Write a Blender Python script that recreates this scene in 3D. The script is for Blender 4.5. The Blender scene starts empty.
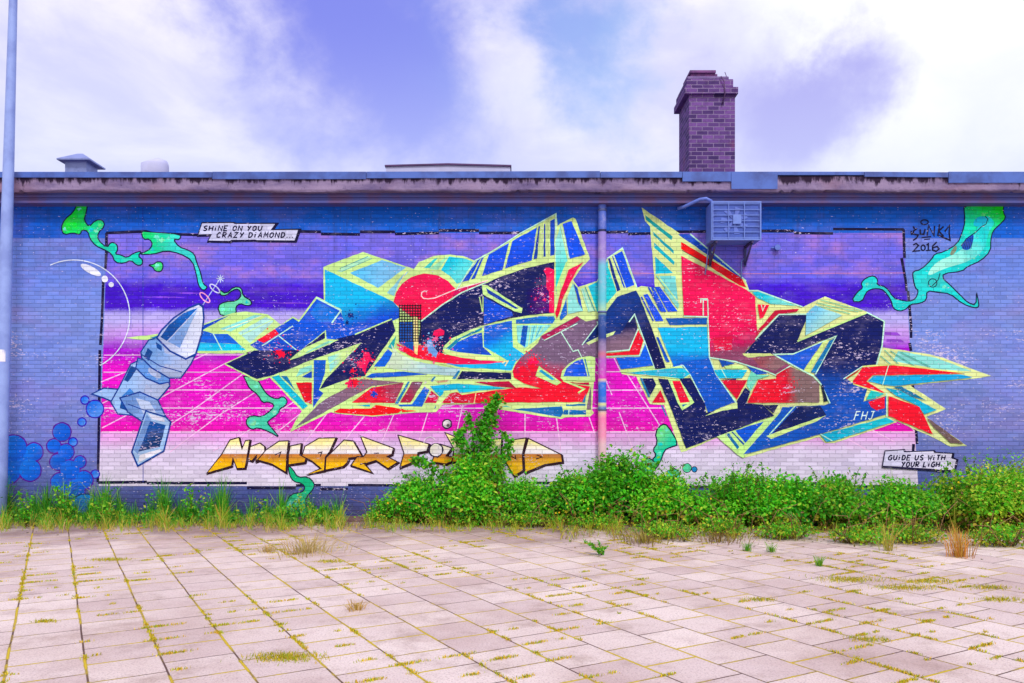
import bpy, bmesh, math, random
import numpy as np
from mathutils import Vector, Matrix
from mathutils.geometry import tessellate_polygon
R = math.radians
scene = bpy.context.scene
COL = scene.collection
rnd = random.Random(11)
nrg = np.random.default_rng(7)

# ------------------------------------------------------------------ camera
cam_d = bpy.data.cameras.new('camera'); cam = bpy.data.objects.new('camera', cam_d); COL.objects.link(cam)
cam.location = (0, 0, 1.7); cam.rotation_euler = (R(90), 0, 0)
cam_d.sensor_width = 36; cam_d.lens = 796/1024*36; cam_d.shift_y = 80.5/1024
cam_d.clip_start = .05; cam_d.clip_end = 4000
scene.camera = cam

# ------------------------------------------------------------------ sky and sun
SUN_EL, SUN_AZ = 50, 158          # azimuth measured from +Y clockwise: the sun stands behind the camera, a little to the right
world = bpy.data.worlds.new('World'); scene.world = world; world.use_nodes = True
def build_world():
    nt = world.node_tree; nt.nodes.clear(); N = nt.nodes.new; L = nt.links.new
    out = N('ShaderNodeOutputWorld'); bg = N('ShaderNodeBackground'); bg.inputs['Strength'].default_value = .1
    L(bg.outputs[0], out.inputs[0])
    sky = N('ShaderNodeTexSky'); sky.sky_type = 'NISHITA'; sky.sun_disc = False
    sky.sun_elevation = R(SUN_EL); sky.sun_rotation = R(SUN_AZ); sky.air_density = 1.0; sky.dust_density = .6; sky.ozone_density = 3
    tc = N('ShaderNodeTexCoord'); nrm = N('ShaderNodeVectorMath'); nrm.operation = 'NORMALIZE'; L(tc.outputs['Generated'], nrm.inputs[0])
    D = nrm.outputs[0]
    def math_(op, a, b=None, c=None):
        n = N('ShaderNodeMath'); n.operation = op
        for i, v in enumerate((a, b, c)):
            if v is None: continue
            if isinstance(v, (int, float)): n.inputs[i].default_value = v
            else: L(v, n.inputs[i])
        return n.outputs[0]
    def noise(scale, det, off, rough=.55, stretch=(1, 1, 2.2), dist=.0):
        m = N('ShaderNodeMapping'); L(D, m.inputs[0]); m.inputs['Location'].default_value = off; m.inputs['Scale'].default_value = stretch
        n = N('ShaderNodeTexNoise'); L(m.outputs[0], n.inputs['Vector']); n.inputs['Scale'].default_value = scale
        n.inputs['Detail'].default_value = det; n.inputs['Roughness'].default_value = rough; n.inputs['Distortion'].default_value = dist
        return n.outputs['Fac']
    # the banks have torn, billowing edges: bend the direction before measuring the distance to a bank
    w1 = N('ShaderNodeTexNoise'); L(D, w1.inputs['Vector']); w1.inputs['Scale'].default_value = 3.4; w1.inputs['Detail'].default_value = 9; w1.inputs['Roughness'].default_value = .6
    w2 = N('ShaderNodeVectorMath'); w2.operation = 'SUBTRACT'; L(w1.outputs['Color'], w2.inputs[0]); w2.inputs[1].default_value = (.5, .5, .5)
    w3 = N('ShaderNodeVectorMath'); w3.operation = 'MULTIPLY_ADD'; L(w2.outputs[0], w3.inputs[0]); w3.inputs[1].default_value = (.3, .3, .3); L(D, w3.inputs[2])
    w4 = N('ShaderNodeVectorMath'); w4.operation = 'NORMALIZE'; L(w3.outputs[0], w4.inputs[0]); BENT = w4.outputs[0]
    def blob(px, py, rad):      # a cloud bank in one direction of the sky
        d = Vector(((px-512)/796, 1, (422-py)/796)).normalized()
        dp = N('ShaderNodeVectorMath'); dp.operation = 'DOT_PRODUCT'; L(BENT, dp.inputs[0]); dp.inputs[1].default_value = d
        k = 1/(1-math.cos(math.atan(rad/900)))
        return math_('EXPONENT', math_('MULTIPLY', math_('SUBTRACT', dp.outputs['Value'], 1.0), k))
    def total(base, lst):
        s = base
        for px, py, rad, w in lst: s = math_('MULTIPLY_ADD', blob(px, py, rad), w, s)
        return s
    n1 = noise(2.6, 9, (3.1, 1.7, .4), .56, (1, 1, 1.5), .25)
    n2 = noise(7.5, 7, (8.2, 4.4, 1.9), .6, (1, 1, 1.3), .3)
    f = math_('ADD', math_('MULTIPLY', math_('SUBTRACT', n1, .5), 1.6), math_('MULTIPLY', math_('SUBTRACT', n2, .5), 1.7))
    dens = total(math_('ADD', f, .55), SKY_CLOUD)
    ramp = N('ShaderNodeMapRange'); ramp.interpolation_type = 'SMOOTHSTEP'; L(dens, ramp.inputs[0])
    ramp.inputs['From Min'].default_value = .12; ramp.inputs['From Max'].default_value = 1.0
    # thicker cloud bellies are violet-grey
    belly = total(math_('MULTIPLY', math_('SUBTRACT', n1, .5), .9), SKY_BELLY)
    br = N('ShaderNodeMapRange'); br.interpolation_type = 'SMOOTHSTEP'; L(belly, br.inputs[0])
    br.inputs['From Min'].default_value = .1; br.inputs['From Max'].default_value = 1.25
    def mix(fac, a, b, mode='MIX'):
        m = N('ShaderNodeMix'); m.data_type = 'RGBA'; m.blend_type = mode
        if isinstance(fac, (int, float)): m.inputs[0].default_value = fac
        else: L(fac, m.inputs[0])
        for s, v in ((6, a), (7, b)):
            if isinstance(v, tuple): m.inputs[s].default_value = (*v, 1)
            else: L(v, m.inputs[s])
        return m.outputs[2]
    tint = mix(1.0, sky.outputs[0], (1.55, 1.1, 1.2), 'MULTIPLY')
    warmth = total(0.0, [(670, 70, 160, 1.0)])
    clear = mix(.8, tint, mix(math_('MINIMUM', warmth, 1.0), (1.5, 1.7, 5.9), (2.5, 3.7, 6.4)))
    lit = total(0.0, [(985, 70, 200, 1.0), (800, 0, 90, .7), (570, 80, 60, .45)])
    n3 = noise(5.2, 8, (21, 3, 7), .58, (1, 1, 1.8), .4); fold = N('ShaderNodeMapRange'); fold.interpolation_type = 'SMOOTHSTEP'; L(n3, fold.inputs[0]); fold.inputs['From Min'].default_value = .36; fold.inputs['From Max'].default_value = .64
    cloud = mix(math_('MINIMUM', lit, 1.0), mix(fold.outputs[0], (4.3, 4.3, 6.3), (6.1, 5.9, 6.8)), mix(fold.outputs[0], (6.3, 6.4, 7.2), (7.1, 7.1, 7.3)))
    cloud = mix(br.outputs[0], cloud, (2.75, 2.65, 5.7))
    col = mix(ramp.outputs[0], clear, cloud)
    sep = N('ShaderNodeSeparateXYZ'); L(D, sep.inputs[0])
    hz = N('ShaderNodeMapRange'); L(sep.outputs[2], hz.inputs[0]); hz.interpolation_type = 'SMOOTHSTEP'
    hz.inputs['From Min'].default_value = .2; hz.inputs['From Max'].default_value = .46; hz.inputs['To Min'].default_value = .62; hz.inputs['To Max'].default_value = 0
    col = mix(hz.outputs[0], col, (4.5, 5.0, 6.9))
    back = N('ShaderNodeMapRange'); L(sep.outputs[1], back.inputs[0]); back.inputs['From Min'].default_value = .25; back.inputs['From Max'].default_value = -.35; back.interpolation_type = 'SMOOTHSTEP'
    L(mix(back.outputs[0], col, (6.2, 5.9, 5.9)), bg.inputs['Color'])
# bright banks (px-space only names the compass direction and height the bank stands at)
SKY_CLOUD = [(60, 60, 170, .6), (210, 60, 90, .12), (330, 20, 120, -.45), (440, 70, 90, -.25), (560, 100, 80, .32), (500, 15, 60, .5), (410, 10, 50, .25), (640, 60, 60, -.5), (600, 20, 45, -.35),
             (960, 80, 230, .9), (790, 10, 90, .7), (655, 55, 32, .4), (330, 170, 140, .1), (740, 80, 60, .5), (590, 165, 50, .45), (545, 165, 50, .25)]
SKY_BELLY = [(775, 85, 90, 1.25), (865, 75, 70, .8), (380, 70, 130, .75), (310, 40, 90, .5), (450, 60, 60, .3), (990, 60, 100, -.9), (960, 160, 90, -.5), (60, 60, 150, -.1), (820, 0, 60, -.8), (560, 90, 50, -.4)]
build_world()
sun_d = bpy.data.lights.new('sun', 'SUN'); sun = bpy.data.objects.new('sun', sun_d); COL.objects.link(sun)
sun_d.energy = 1.5; sun_d.angle = R(11); sun_d.color = (1.0, .955, .92)
a, e = R(SUN_AZ), R(SUN_EL)
sun.rotation_euler = Vector((math.sin(a)*math.cos(e), math.cos(a)*math.cos(e), math.sin(e))).to_track_quat('Z', 'Y').to_euler()
scene.view_settings.view_transform = 'Standard'; scene.view_settings.look = 'None'
scene.view_settings.exposure = 0.68; scene.view_settings.gamma = 1.0
scene.cycles.max_bounces = 6

# ------------------------------------------------------------------ helpers
F, CZ, HY, WALL = 796.0, 1.7, 422.0, 14.0
def WX(px, Y=WALL): return (px-512)*Y/F
def WZ(py, Y=WALL): return CZ+(HY-py)*Y/F
def GY(py): return F*CZ/(py-HY)           # distance of a ground point
def lin(h):
    h = h.lstrip('#'); v = [int(h[i:i+2], 16)/255 for i in (0, 2, 4)]
    return tuple(c/12.92 if c <= .04045 else ((c+.055)/1.055)**2.4 for c in v)
def tag(o, label=None, cat=None, group=None, kind=None):
    if label: o['label'] = label
    if cat: o['category'] = cat
    if group: o['group'] = group
    if kind: o['kind'] = kind
    return o
def empty(name, loc=(0, 0, 0), label=None, cat=None, group=None):
    o = bpy.data.objects.new(name, None); COL.objects.link(o); o.location = loc; o.empty_display_size = .1
    return tag(o, label, cat, group)
def link(name, me, mat=None, parent=None):
    o = bpy.data.objects.new(name, me); COL.objects.link(o)
    for m in (mat if isinstance(mat, list) else [mat]):
        if m: me.materials.append(m)
    if parent:
        o.parent = parent
        if parent.type == 'EMPTY' and parent.location.length > 0:    # geometry is written in world coordinates
            me.transform(Matrix.Translation(-parent.location))
    return o
class MB:
    """collects boxes, tubes and faces; build() links ONE mesh object"""
    def __init__(s): s.bm = bmesh.new()
    def box(s, x0, x1, y0, y1, z0, z1, bev=0):
        r = bmesh.ops.create_cube(s.bm, size=1)
        vs = r['verts']
        for v in vs: v.co = Vector(((x0+x1)/2+v.co.x*(x1-x0), (y0+y1)/2+v.co.y*(y1-y0), (z0+z1)/2+v.co.z*(z1-z0)))
        if bev:
            es = list({e for v in vs for e in v.link_edges})
            bmesh.ops.bevel(s.bm, geom=es, offset=bev, segments=2, affect='EDGES', profile=.5)
        return s
    def tube(s, pts, r, seg=14, caps=True):
        pts = [Vector(p) for p in pts]; rs = r if isinstance(r, (list, tuple)) else [r]*len(pts); rings = []
        for i, p in enumerate(pts):
            t = (pts[min(i+1, len(pts)-1)]-pts[max(i-1, 0)]).normalized()
            u = t.cross(Vector((0, 1, 0)) if abs(t.y) < .9 else Vector((1, 0, 0))).normalized(); w = t.cross(u)
            rings.append([s.bm.verts.new(p+(u*math.cos(k*2*math.pi/seg)+w*math.sin(k*2*math.pi/seg))*rs[i]) for k in range(seg)])
        for a_, b_ in zip(rings, rings[1:]):
            for k in range(seg):
                f = s.bm.faces.new((a_[k], a_[(k+1) % seg], b_[(k+1) % seg], b_[k])); f.smooth = True
        if caps:
            for rg in (rings[0], rings[-1]):
                s.bm.faces.new(rg)
        return s
    def prism(s, poly, y0, y1):           # outline in X,Z pushed from y0 to y1
        f0 = [s.bm.verts.new((x, y0, z)) for x, z in poly]; f1 = [s.bm.verts.new((x, y1, z)) for x, z in poly]
        n = len(poly); s.bm.faces.new(f0); s.bm.faces.new(f1[::-1])
        for k in range(n): s.bm.faces.new((f0[k], f1[k], f1[(k+1) % n], f0[(k+1) % n]))
        return s
    def build(s, name, mat, parent=None):
        bmesh.ops.recalc_face_normals(s.bm, faces=s.bm.faces)
        me = bpy.data.meshes.new(name); s.bm.to_mesh(me); s.bm.free()
        return link(name, me, mat, parent)

class NT:
    """short node writing"""
    def __init__(s, name):
        s.m = bpy.data.materials.new(name); s.m.use_nodes = True; s.t = s.m.node_tree; s.t.nodes.clear()
        s.out = s.n('ShaderNodeOutputMaterial'); s.p = s.n('ShaderNodeBsdfPrincipled'); s.l(s.p.outputs[0], s.out.inputs[0])
        s.geo = s.n('ShaderNodeNewGeometry').outputs['Position']
    def n(s, k, **kw):
        n = s.t.nodes.new(k)
        for a_, b_ in kw.items(): setattr(n, a_, b_)
        return n
    def l(s, a_, b_): s.t.links.new(a_, b_)
    def set(s, sock, v):
        if isinstance(v, (int, float)): sock.default_value = v
        elif isinstance(v, tuple): sock.default_value = (*v, 1) if len(v) == 3 and len(sock.default_value) == 4 else v
        else: s.l(v, sock)
    def math(s, op, a_, b_=None, c_=None, clamp=False):
        n = s.n('ShaderNodeMath', operation=op, use_clamp=clamp)
        for i, v in enumerate((a_, b_, c_)):
            if v is not None: s.set(n.inputs[i], v)
        return n.outputs[0]
    def mix(s, f, a_, b_, mode='MIX'):
        n = s.n('ShaderNodeMix', data_type='RGBA', blend_type=mode)
        s.set(n.inputs[0], f); s.set(n.inputs[6], a_); s.set(n.inputs[7], b_); return n.outputs[2]
    def noise(s, scale, det=4, rough=.55, vec=None, st=None, off=(0, 0, 0), dist=0):
        m = s.n('ShaderNodeMapping'); s.l(vec or s.geo, m.inputs[0]); m.inputs['Location'].default_value = off
        if st: m.inputs['Scale'].default_value = st
        n = s.n('ShaderNodeTexNoise'); s.l(m.outputs[0], n.inputs['Vector']); n.inputs['Scale'].default_value = scale
        n.inputs['Detail'].default_value = det; n.inputs['Roughness'].default_value = rough; n.inputs['Distortion'].default_value = dist
        return n.outputs['Fac']
    def step(s, v, lo, hi, a_=0, b_=1):
        n = s.n('ShaderNodeMapRange', interpolation_type='SMOOTHSTEP'); s.set(n.inputs[0], v)
        n.inputs[1].default_value = lo; n.inputs[2].default_value = hi; n.inputs[3].default_value = a_; n.inputs[4].default_value = b_
        return n.outputs[0]
    def bump(s, h, strength=.5, dist=.01):
        b_ = s.n('ShaderNodeBump'); b_.inputs['Strength'].default_value = strength; b_.inputs['Distance'].default_value = dist
        s.l(h, b_.inputs['Height']); s.l(b_.outputs[0], s.p.inputs['Normal'])
    def bricks(s, w, h, mortar, vec=None, c1=(0, 0, 0), c2=(1, 1, 1), mc=(.5, .5, .5), smooth=.3, off=.5):
        n = s.n('ShaderNodeTexBrick'); s.l(vec, n.inputs['Vector'])
        n.inputs['Scale'].default_value = 1; n.inputs['Brick Width'].default_value = w; n.inputs['Row Height'].default_value = h
        n.inputs['Mortar Size'].default_value = mortar; n.inputs['Mortar Smooth'].default_value = smooth; n.offset = off
        for k, v in (('Color1', c1), ('Color2', c2), ('Mortar', mc)): n.inputs[k].default_value = (*v, 1)
        return n.outputs['Color'], n.outputs['Fac']
    def wallvec(s, a_='X', b_='Z', ox=0, oz=0):
        sp = s.n('ShaderNodeSeparateXYZ'); s.l(s.geo, sp.inputs[0]); c = s.n('ShaderNodeCombineXYZ')
        s.l(s.math('ADD', sp.outputs[a_], ox), c.inputs[0]); s.l(s.math('ADD', sp.outputs[b_], oz), c.inputs[1]); return c.outputs[0]
    def base(s, c, rough=.7, metal=0, spec=.4):
        s.set(s.p.inputs['Base Color'], c); s.set(s.p.inputs['Roughness'], rough); s.p.inputs['Metallic'].default_value = metal
        s.p.inputs['Specular IOR Level'].default_value = spec; return s.m

def plain(name, c, rough=.6, metal=0, var=.25, scale=6, c2=None, bump=.15):
    t = NT(name); c = lin(c); d = lin(c2) if c2 else tuple(v*(1-var*1.6) for v in c)
    f = t.step(t.noise(scale, 7, .6), .38, .68); f2 = t.noise(scale*9, 3)
    t.base(t.mix(t.math('MULTIPLY', f, .9), c, d), rough, metal); t.bump(f2, bump, .004); return t.m

# ------------------------------------------------------------------ materials
def paint_material():
    """spray paint on brick: two colours and a blend carried by each stroke, brick relief, worn flecks"""
    t = NT('spray_paint_on_brick')
    A = t.n('ShaderNodeAttribute', attribute_name='ca').outputs['Color']; B = t.n('ShaderNodeAttribute', attribute_name='cb').outputs['Color']
    sp = t.n('ShaderNodeSeparateXYZ'); t.l(t.n('ShaderNodeAttribute', attribute_name='pt').outputs['Vector'], sp.inputs[0])
    T, chip, mot = sp.outputs[0], sp.outputs[1], sp.outputs[2]
    wv = t.wallvec()
    spray = t.noise(3.2, 8, .68); fine = t.noise(38, 3, .6)
    jit = t.math('ADD', t.math('MULTIPLY', t.math('SUBTRACT', spray, .5), 1.0), t.math('MULTIPLY', t.math('SUBTRACT', fine, .5), .55))
    inner = t.math('MULTIPLY', T, t.math('SUBTRACT', 1.0, T)); 
    k = t.step(t.math('ADD', T, t.math('MULTIPLY', jit, t.math('MULTIPLY', 2.4, t.math('MAXIMUM', inner, 0)))), .08, .92)
    c = t.mix(k, A, B)
    wq = t.n('ShaderNodeVectorMath', operation='MULTIPLY_ADD'); nz = t.n('ShaderNodeTexNoise'); nz.inputs['Scale'].default_value = 7; nz.inputs['Detail'].default_value = 3; t.l(t.geo, nz.inputs['Vector']); t.l(nz.outputs['Color'], wq.inputs[0]); wq.inputs[1].default_value = (.012, .008, 0); t.l(wv, wq.inputs[2]); wv = wq.outputs[0]      # hand-laid courses
    bc, bf = t.bricks(.215, .0715, .0050, wv)
    sepb = t.n('ShaderNodeSeparateColor'); t.l(bc, sepb.inputs[0]); cell = sepb.outputs[0]
    # each brick takes the paint a little differently, old coats cloud through
    hv = t.n('ShaderNodeHueSaturation'); t.l(c, hv.inputs['Color'])
    cloud = t.noise(1.1, 6, .62, st=(1, 1, 1.6))
    t.set(hv.inputs['Value'], t.math('ADD', t.math('ADD', .66, t.math('MULTIPLY', cell, .27)), t.math('MULTIPLY', cloud, .48)))
    t.set(hv.inputs['Saturation'], t.math('ADD', 1.03, t.math('MULTIPLY', cloud, .14)))
    c = hv.outputs[0]
    # mottled old coats: pinkish and blue patches
    patch = t.step(t.noise(1.25, 5, .6, st=(1, 1, 2.2), off=(4, 0, 9)), .42, .68)
    c = t.mix(t.math('MULTIPLY', t.math('MULTIPLY', patch, mot), .75), c, lin('#B07CCB'))
    patch2 = t.step(t.noise(1.6, 5, .6, st=(1, 1, 1.7), off=(14, 0, 3)), .5, .7)
    c = t.mix(t.math('MULTIPLY', t.math('MULTIPLY', patch2, mot), .6), c, lin('#4A63EA'))
    # chalky, bleached patches where the coat has weathered
    ch = t.step(t.noise(2.3, 7, .7, st=(1, 1, 2.1), off=(31, 0, 7)), .5, .74); c = t.mix(t.math('MULTIPLY', t.math('MULTIPLY', ch, t.math('ADD', .06, t.math('MULTIPLY', chip, .12))), 1.0), c, lin('#C4B8D8'))
    # joints hold dirt and shade of old coats
    c = t.mix(t.math('MULTIPLY', bf, t.step(t.noise(3.5, 5, .7, st=(1, 1, 2), off=(6, 0, 1)), .34, .68, .2, .62)), c, t.mix(.5, c, (.02, .02, .06)))
    # rain streaks under the eaves, splashed earth at the foot
    sz = t.n('ShaderNodeSeparateXYZ'); t.l(t.geo, sz.inputs[0]); z = sz.outputs[2]
    stk = t.math('MULTIPLY', t.step(t.noise(3.4, 6, .7, st=(2.2, 1, .16), off=(3, 0, 9)), .5, .72), t.step(z, 3.2, 5.4))
    c = t.mix(t.math('MULTIPLY', stk, .34), c, (.03, .03, .07))
    spl = t.step(t.math('ADD', t.noise(3, 7, .7), t.math('MULTIPLY', z, -.55)), .1, .6); c = t.mix(t.math('MULTIPLY', spl, .5), c, lin('#4C4250'))
    # flecks where paint came off the brick arrises
    zone = t.step(t.noise(.8, 4, .6, st=(1, 1, 2.6), off=(7, 0, 2)), .44, .66)
    fl = t.noise(26, 3, .65, st=(.62, 1, 1.5), off=(2, 0, 5)); 
    edge = t.step(t.noise(9, 2, .5, st=(.5, 1, 3), off=(1, 1, 1)), .38, .7)
    lvl = t.math('SUBTRACT', .685, t.math('MULTIPLY', t.math('ADD', t.math('MULTIPLY', zone, .125), t.math('MULTIPLY', edge, .045)), chip))
    fl2 = t.noise(10, 5, .75, st=(.42, 1, 1.9), off=(12, 0, 15)); fl = t.math('MAXIMUM', fl, t.math('SUBTRACT', fl2, .012))
    fm = t.math('MULTIPLY', t.math('GREATER_THAN', fl, lvl), t.math('GREATER_THAN', chip, .01))
    c = t.mix(t.math('MULTIPLY', fm, .88), c, t.mix(t.noise(5, 2), lin('#E2D2E8'), lin('#BFB6E8')))
    t.base(c, t.math('ADD', .6, t.math('MULTIPLY', cloud, .3)), 0, .2)
    h = t.math('ADD', t.math('MULTIPLY', t.math('SUBTRACT', 1, bf), 1.0), t.math('ADD', t.math('MULTIPLY', t.noise(70, 4, .6), .35), t.math('MULTIPLY', cell, .16)))
    t.bump(h, 1.0, .010)
    return t.m
PAINT = paint_material()

def chimney_brick(ax):
    t = NT('chimney_brick'); wv = t.wallvec(ax, 'Z')
    c, f = t.bricks(.225, .083, .008, wv, lin('#78529C'), lin('#44306A'), lin('#8E7CA8'), .2)
    n = t.noise(7, 6, .65); c = t.mix(t.math('MULTIPLY', t.step(n, .45, .75), .6), c, lin('#33264F'))
    c = t.mix(t.step(t.noise(2.5, 5, .6, off=(5, 3, 0)), .55, .8, 0, .45), c, lin('#A0586E'))
    t.base(c, .85, 0, .2); t.bump(t.math('SUBTRACT', t.math('MULTIPLY', n, .4), f), .9, .012); return t.m
def concrete_fascia():
    t = NT('weathered_concrete')
    sp = t.n('ShaderNodeSeparateXYZ'); t.l(t.geo, sp.inputs[0]); z = sp.outputs[2]
    a_ = t.mix(t.step(t.noise(2.2, 7, .65, st=(.5, 1, 1.5)), .35, .7), lin('#9686AA'), lin('#645884'))
    a_ = t.mix(t.step(t.noise(1.1, 5, .6, st=(.6, 1, 1), off=(3, 0, 0)), .5, .72, 0, .7), a_, lin('#8C6C80'))
    # algae and soot run down from under the flashing
    run = t.math('ADD', t.noise(6, 6, .7, st=(1.4, 1, .35)), t.math('MULTIPLY', t.step(z, 5.72, 5.9), .26))
    a_ = t.mix(t.step(run, .62, .78), a_, lin('#2A1C36'))
    a_ = t.mix(t.step(t.noise(24, 5, .7), .6, .72, 0, .75), a_, lin('#3A2A46'))
    t.base(a_, .9, 0, .2); t.bump(t.noise(30, 6, .65), .6, .012); return t.m
def paving_material():
    t = NT('concrete_paving_slabs')
    sp = t.n('ShaderNodeSeparateXYZ'); t.l(t.geo, sp.inputs[0]); x, y = sp.outputs[0], sp.outputs[1]
    k = math.hypot(1, .575)
    u = t.math('ADD', t.math('DIVIDE', t.math('ADD', x, t.math('MULTIPLY', y, .575)), k), .29+.48*40)
    v = t.math('ADD', t.math('DIVIDE', t.math('SUBTRACT', y, t.math('MULTIPLY', x, .575)), k), -6.312+.44*60)
    # slabs have settled: joints wander by a few millimetres
    wob = t.noise(1.1, 3, .5); wob2 = t.noise(1.3, 3, .5, off=(9, 4, 0))
    u = t.math('ADD', u, t.math('MULTIPLY', t.math('SUBTRACT', wob, .5), .02)); v = t.math('ADD', v, t.math('MULTIPLY', t.math('SUBTRACT', wob2, .5), .025))
    c = t.n('ShaderNodeCombineXYZ'); t.l(v, c.inputs[0]); t.l(u, c.inputs[1])
    bc, bf = t.bricks(.44, .48, .0075, c.outputs[0], smooth=.35)
    s2 = t.n('ShaderNodeSeparateColor'); t.l(bc, s2.inputs[0]); cell = s2.outputs[0]
    col = t.mix(cell, lin('#E8D8D0'), lin('#D2BEBA'))
    big = t.noise(.55, 6, .6); col = t.mix(t.step(big, .4, .7, 0, .6), col, lin('#B4988F'))
    col = t.mix(t.step(t.noise(3.0, 7, .65, off=(2, 6, 0)), .5, .75, 0, .4), col, lin('#A58A86'))
    col = t.mix(t.step(t.noise(60, 5, .8), .48, .68, 0, .75), col, lin('#8C7476'))
    col = t.mix(t.step(t.noise(120, 2, .6, off=(3, 3, 3)), .6, .75, 0, .5), col, lin('#D8CCD2'))
    dirt = t.step(t.noise(1.9, 8, .72, off=(21, 3, 0)), .5, .72); col = t.mix(t.math('MULTIPLY', dirt, .5), col, lin('#8E7262'))
    # damp earth washed over the slabs near the planting and in a few hollows
    near = t.step(t.math('ADD', y, t.math('MULTIPLY', t.math('SUBTRACT', t.noise(.9, 6, .65, off=(5, 5, 0)), .5), 6.5)), 10.4, 13.4)
    col = t.mix(t.math('MULTIPLY', near, .72), col, lin('#6B4F50'))
    hol = t.step(t.noise(.42, 7, .66, st=(.7, 1.3, 1), off=(11, 3, 0)), .63, .72)
    col = t.mix(t.math('MULTIPLY', hol, .7), col, lin('#7C5C5C'))
    # joints: earth, with moss where it is damp
    moss = t.step(t.noise(1.5, 6, .7, off=(1, 8, 0)), .44, .58)
    wide_c, wide = t.bricks(.44, .48, .02, c.outputs[0], smooth=.9)
    col = t.mix(t.math('MULTIPLY', bf, .92), col, lin('#54382F'))
    mm = t.math('MULTIPLY', t.math('MULTIPLY', t.step(t.math('ADD', wide, t.math('MULTIPLY', t.math('SUBTRACT', t.noise(22, 4, .7), .5), 1.1)), .35, .7), moss), .9)
    col = t.mix(mm, col, t.mix(t.noise(14, 3), lin('#CCBC1C'), lin('#DDB42C')))
    t.base(col, .88, 0, .25)
    h = t.math('ADD', t.math('SUBTRACT', t.math('ADD', t.math('MULTIPLY', t.noise(45, 5, .65), .25), t.math('MULTIPLY', cell, .5)), t.math('MULTIPLY', bf, 1.3)), t.math('MULTIPLY', mm, .8))
    t.bump(h, .7, .012); return t.m
def leaf_material(name, trans=.35):
    t = NT(name); A = t.n('ShaderNodeAttribute', attribute_name='ca').outputs['Color']
    c = t.mix(t.math('MULTIPLY', t.noise(60, 3), .35), A, t.mix(.5, A, (.02, .05, .01)))
    t.base(c, .5, 0, .35)
    tr = t.n('ShaderNodeBsdfTranslucent'); t.l(t.mix(.5, A, lin('#8FCF20')), tr.inputs[0]); mx = t.n('ShaderNodeMixShader'); mx.inputs[0].default_value = trans
    t.l(t.p.outputs[0], mx.inputs[1]); t.l(tr.outputs[0], mx.inputs[2]); t.l(mx.outputs[0], t.out.inputs[0]); return t.m
def earth_material():
    t = NT('dry_earth'); c = t.mix(t.step(t.noise(4, 7, .7), .35, .7), lin('#6A4F4C'), lin('#8E7472')); c = t.mix(t.step(t.noise(40, 4), .5, .7, 0, .6), c, lin('#4A3638'))
    t.base(c, .95, 0, .1); t.bump(t.noise(18, 7, .7), 1, .04); return t.m
M = dict(
    fascia=concrete_fascia(), chim=chimney_brick('X'), chim_side=chimney_brick('Y'), paving=paving_material(), earth=earth_material(),
    leaf=leaf_material('bramble_leaf', .42), grass=leaf_material('grass_blade', .3), moss=leaf_material('moss', .1),
    flash=plain('blue_painted_flashing', '#4C6CC0', .5, 0, .2, 2.5, '#3A4A8E'), beam=plain('painted_beam', '#464E94', .7, 0, .2, 3, '#5E4470'),
    acbody=plain('powder_coated_metal', '#5A74D0', .5, 0, .15, 5, '#5A6CC0'), acdark=plain('dark_grille', '#425EBC', .6, 0, .2, 5), acwire=plain('wire_guard', '#6A86D8', .4, 0, .1, 9),
    bracket=plain('dark_steel', '#3A3E78', .6, .2, .2, 8, '#4A3048'), pipe=plain('grey_pipe', '#56639E', .5, 0, .2, 6), zinc=plain('zinc_sheet', '#8C9AD0', .45, .3, .2, 4, '#6A76AE'),
    roof=plain('roof_felt', '#55506A', .9, 0, .2, 3), white=plain('pale_sheet', '#BDC0E6', .6, 0, .08, 3), post=plain('painted_steel_post', '#8FA6E6', .42, 0, .12, 3, '#7A8ED2'),
    purple=plain('dark_trim', '#5A3A6E', .6, 0, .2, 4), sticker=plain('white_sticker', '#E8E8F4', .5, 0, .05, 9), glass=plain('opal_lamp_glass', '#D8DCEC', .3, 0, .05, 3),
    stem=plain('bramble_stem', '#5B5A2A', .8, 0, .25, 20, '#6A3A30'), mortar=plain('mortar_cap', '#7E6A9E', .9, 0, .3, 6, '#54407A'),
    cane=plain('dead_cane', '#9C7850', .9, 0, .3, 25, '#6E4E3C'), yellow=plain('yellow_petal', '#F2C814', .6, 0, .15, 30), clay=plain('clay_pot', '#7A4A86', .8, 0, .3, 8, '#4E3668'))
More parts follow.
